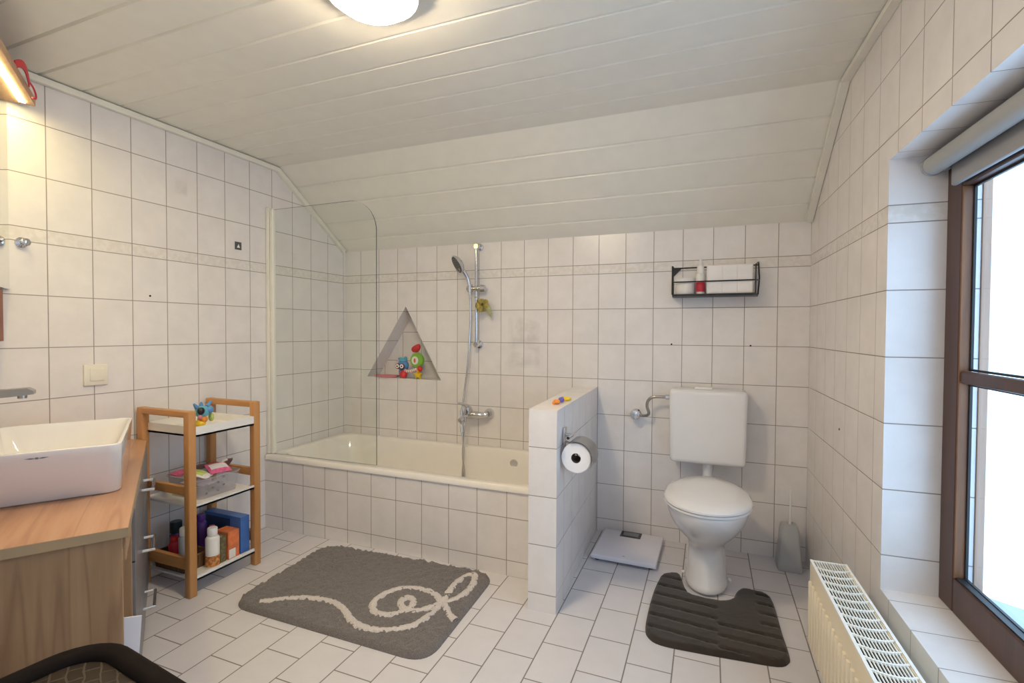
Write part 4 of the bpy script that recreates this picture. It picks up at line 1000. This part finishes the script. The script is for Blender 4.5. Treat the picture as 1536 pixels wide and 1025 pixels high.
def packet(c, sx, sy, sz, rot, tilt, mat, label, band=None):
    Rm = Matrix.Rotation(rot, 3, 'Z') @ Matrix.Rotation(tilt, 3, 'Y')
    def F(x, y, z):
        p = Rm @ Vector((x, y, z)); return (c[0]+p.x, c[1]+p.y, c[2]+p.z)
    n = 8; b = MB(F); vs, fs = [], []
    for s in (1, -1):
        o = len(vs)
        for i in range(n+1):
            for j in range(n+1):
                u_, v_ = i/n*2-1, j/n*2-1; vs.append((u_*sx, v_*sy, s*(sz*(1-u_*u_)*(1-v_*v_)**.5+.0008)))
        for i in range(n):
            for j in range(n):
                q = (o+i*(n+1)+j, o+i*(n+1)+j+1, o+(i+1)*(n+1)+j+1, o+(i+1)*(n+1)+j); fs.append(q if s < 0 else q[::-1])
    b.add(vs, fs)
    r_ = thing('packet', c, label, 'packet', 'packets in the plastic basket')
    b.build('pouch', mat, r_, smooth=True)
    if band:
        b = MB(F); b.add([(u_*sx, v_*sy, sz*(1-u_*u_)*(1-v_*v_)**.5+.0022) for u_ in (-.45, -.1, .2, .5) for v_ in (-.8, -.4, 0, .4, .8)], [(i*5+j, i*5+j+1, (i+1)*5+j+1, (i+1)*5+j) for i in range(3) for j in range(4)]); b.build('print', band, r_, recalc=False)
packet((.125, -1.255, bz+.098), .03, .045, .012, .3, .15, 'pink_film', 'pink packet at the near left of the plastic basket')
packet((.255, -1.262, bz+.108), .045, .035, .010, .5, .35, 'white_film', 'white packet with a lime print in the plastic basket', 'lime_film')
packet((.252, -1.170, bz+.112), .045, .045, .013, -.3, .3, 'pink_film', 'pink and white packet in the middle of the plastic basket', 'white_film')
packet((.16, -1.20, bz+.112), .05, .04, .010, .1, -.1, 'dark_film', 'dark brown packet behind the others in the plastic basket')
packet((.23, -1.115, bz+.118), .035, .022, .016, .9, -.5, 'dark_film', 'small dark packet with white print at the far basket end', 'white_film')
packet((.20, -1.22, bz+.055), .06, .05, .02, .2, .1, 'white_film', 'pale packet at the bottom inside the plastic basket')
# wicker basket with bottles on the bottom tray
wx0, wx1, wy0, wy1, wz = .058, .268, -1.342, -1.222, T3z
r = thing('wicker_basket', (.18, -1.28, wz), 'low brown wicker basket on the bottom tray of the bamboo shelf', 'basket')
b = MB(); b.rings([rrect(wx0+.006, wx1-.006, wy0+.004, wy1-.004, .012, wz+.001, 4), rrect(wx0, wx1, wy0, wy1, .014, wz+.062, 4), rrect(wx0+.007, wx1-.007, wy0+.007, wy1-.007, .01, wz+.062, 4), rrect(wx0+.012, wx1-.012, wy0+.01, wy1-.01, .01, wz+.006, 4)]); b.build('weave', 'wicker', r, smooth=True)
b = MB(); b.tube(rrect(wx0+.003, wx1-.003, wy0+.003, wy1-.003, .013, wz+.063, 4), .005, 8, closed=True); b.build('rim', 'wicker', r, smooth=True)
def bottle(c, rr, h, capr, caph, mats, label, parts=(), shoulder=.012):
    r_ = thing('bottle', c, label, 'bottle', 'bottles on the bottom tray of the bamboo shelf')
    b = MB(); b.lathe([(rr*.92, 0), (rr, .004), (rr, h-shoulder), (rr*.8, h-shoulder*.35), (capr*.8, h)], c, n=26); b.build('body', mats[0], r_, smooth=True)
    b = MB(); b.lathe([(capr*.96, h), (capr, h+.002), (capr, h+caph-.003), (capr*.9, h+caph)], c, n=26); b.build('cap', mats[1], r_, smooth=True)
    if len(mats) > 2:
        b = MB(); b.lathe([(rr+.0006, h*.06), (rr+.0009, h*.07), (rr+.0009, h*.38), (rr+.0006, h*.39)], c, n=26, c0=False, c1=False); b.build('label', mats[2], r_, smooth=True)
    return r_
wb = wz+.0065
bottle((.226, -1.312, wb), .0235, .150, .019, .034, ['bottle_grey', 'white_plastic', 'label_blue'], 'grey bottle with white cap standing in the wicker basket')
bottle((.108, -1.270, wb), .025, .130, .0245, .050, ['purple_plastic', 'dark_green_cap', 'label_red'], 'dark bottle with a black-green cap in the wicker basket')
bottle((.150, -1.306, wb), .022, .11, .016, .02, ['label_red', 'red_plastic'], 'short red bottle lying low in the wicker basket')
bottle((.185, -1.252, wb), .018, .17, .015, .026, ['bottle_grey', 'grey_plastic'], 'slim pale bottle at the back of the wicker basket')
bottle((.165, -1.192, T3z), .024, .170, .018, .03, ['purple_plastic', 'purple_plastic'], 'tall purple bottle behind the front bamboo leg')
bottle((.3055, -1.2405, T3z), .0285, .142, .0205, .034, ['label_white', 'white_plastic', 'label_fruit'], 'white round bottle with fruit label at the tray front')
bottle((.245, -1.197, T3z), .015, .140, .012, .02, ['pink_plastic', 'pink_film'], 'slim pink-capped bottle behind the white round bottle')
b = MB(); b.rbox(.262, .312, -1.206, -1.178, T3z, T3z+.120, .002); tag(b.build('small_box', 'box_olive', loc=(.287, -1.192, T3z)), 'olive brown patterned box between bottle and orange box', 'box')
r = thing('carton', (.29, -1.115, T3z), 'orange and white carton at the tray front before the blue box', 'box')
b = MB(); b.rbox(.235, .318, -1.172, -1.114, T3z, T3z+.128, .002); b.build('box', 'orange_card', r)
b = MB(); b.box(.3175, .3186, -1.168, -1.135, T3z+.004, T3z+.045); b.build('label', 'label_white', r)
r = thing('carton', (.2, -1.08, T3z), 'large blue carton at the far end of the bottom tray', 'box')
b = MB(); b.rbox(.075, .320, -1.108, -1.060, T3z, T3z+.175, .002); b.build('box', 'box_blue', r)
b = MB(); b.box(.09, .25, -1.1092, -1.1078, T3z+.02, T3z+.16); b.build('dark_side', 'box_navy', r)  # darker navy panel on the near side of the carton

# ------------------------------------------------------------------ light
w = bpy.data.worlds.new('World'); scene.world = w; w.use_nodes = True
bg = w.node_tree.nodes['Background']; bg.inputs[0].default_value = (.47, .70, 1.0, 1); bg.inputs[1].default_value = 3.1
def portal(name, mat, sx, sy):
    l = bpy.data.lights.new(name, 'AREA'); l.shape = 'RECTANGLE'; l.size = sx; l.size_y = sy; l.cycles.is_portal = True
    o = bpy.data.objects.new(name, l); COL.objects.link(o); o.matrix_world = mat; return o
def facing(pos, d, up=Vector((0, 0, 1))):
    z = -Vector(d).normalized(); x = up.cross(z).normalized(); y = z.cross(x)
    m = Matrix((x, y, z)).transposed().to_4x4(); m.translation = pos; return m
portal('window_portal', facing(RW((S0+S1)/2, .24, (Z0+Z1)/2), (-rb.x, -rb.y, 0)), S1-S0+.02, Z1-Z0+.02)
portal('window_portal_small', facing(((WX0+WX1)/2, YB-.13, (WZ0+WZ1)/2), (0, 1, 0)), WX1-WX0, WZ1-WZ0)

# ------------------------------------------------------------------ camera
cd = bpy.data.cameras.new('Camera'); cam = bpy.data.objects.new('Camera', cd); COL.objects.link(cam)
R = ((0.9291927987850077, 0.012481241026382761, -0.3693845710212129), (0.369564574303372, -0.018473284749929375, 0.9290214008140586), (0.004771593659522649, -0.9997514472972718, -0.021777867686232133))
m4 = Matrix(((R[0][0], -R[0][1], -R[0][2], 2.36337934), (R[1][0], -R[1][1], -R[1][2], -2.78926192), (R[2][0], -R[2][1], -R[2][2], 1.13741743), (0, 0, 0, 1)))
cam.matrix_world = m4
cd.sensor_fit = 'HORIZONTAL'; cd.sensor_width = 36; cd.lens = 741.8489/1536*36; cd.clip_start = .02
scene.camera = cam
for o in bpy.data.objects:
    if '_o' in o.keys(): del o['_o']
vs = scene.view_settings
vs.view_transform = 'Standard'; vs.look = 'None'; vs.exposure = 0.31; vs.gamma = 1; vs.use_curve_mapping = False
scene.cycles.max_bounces = 10; scene.cycles.diffuse_bounces = 6; scene.cycles.transparent_max_bounces = 16; scene.cycles.sample_clamp_indirect = 8
scene.cycles.use_denoising = True
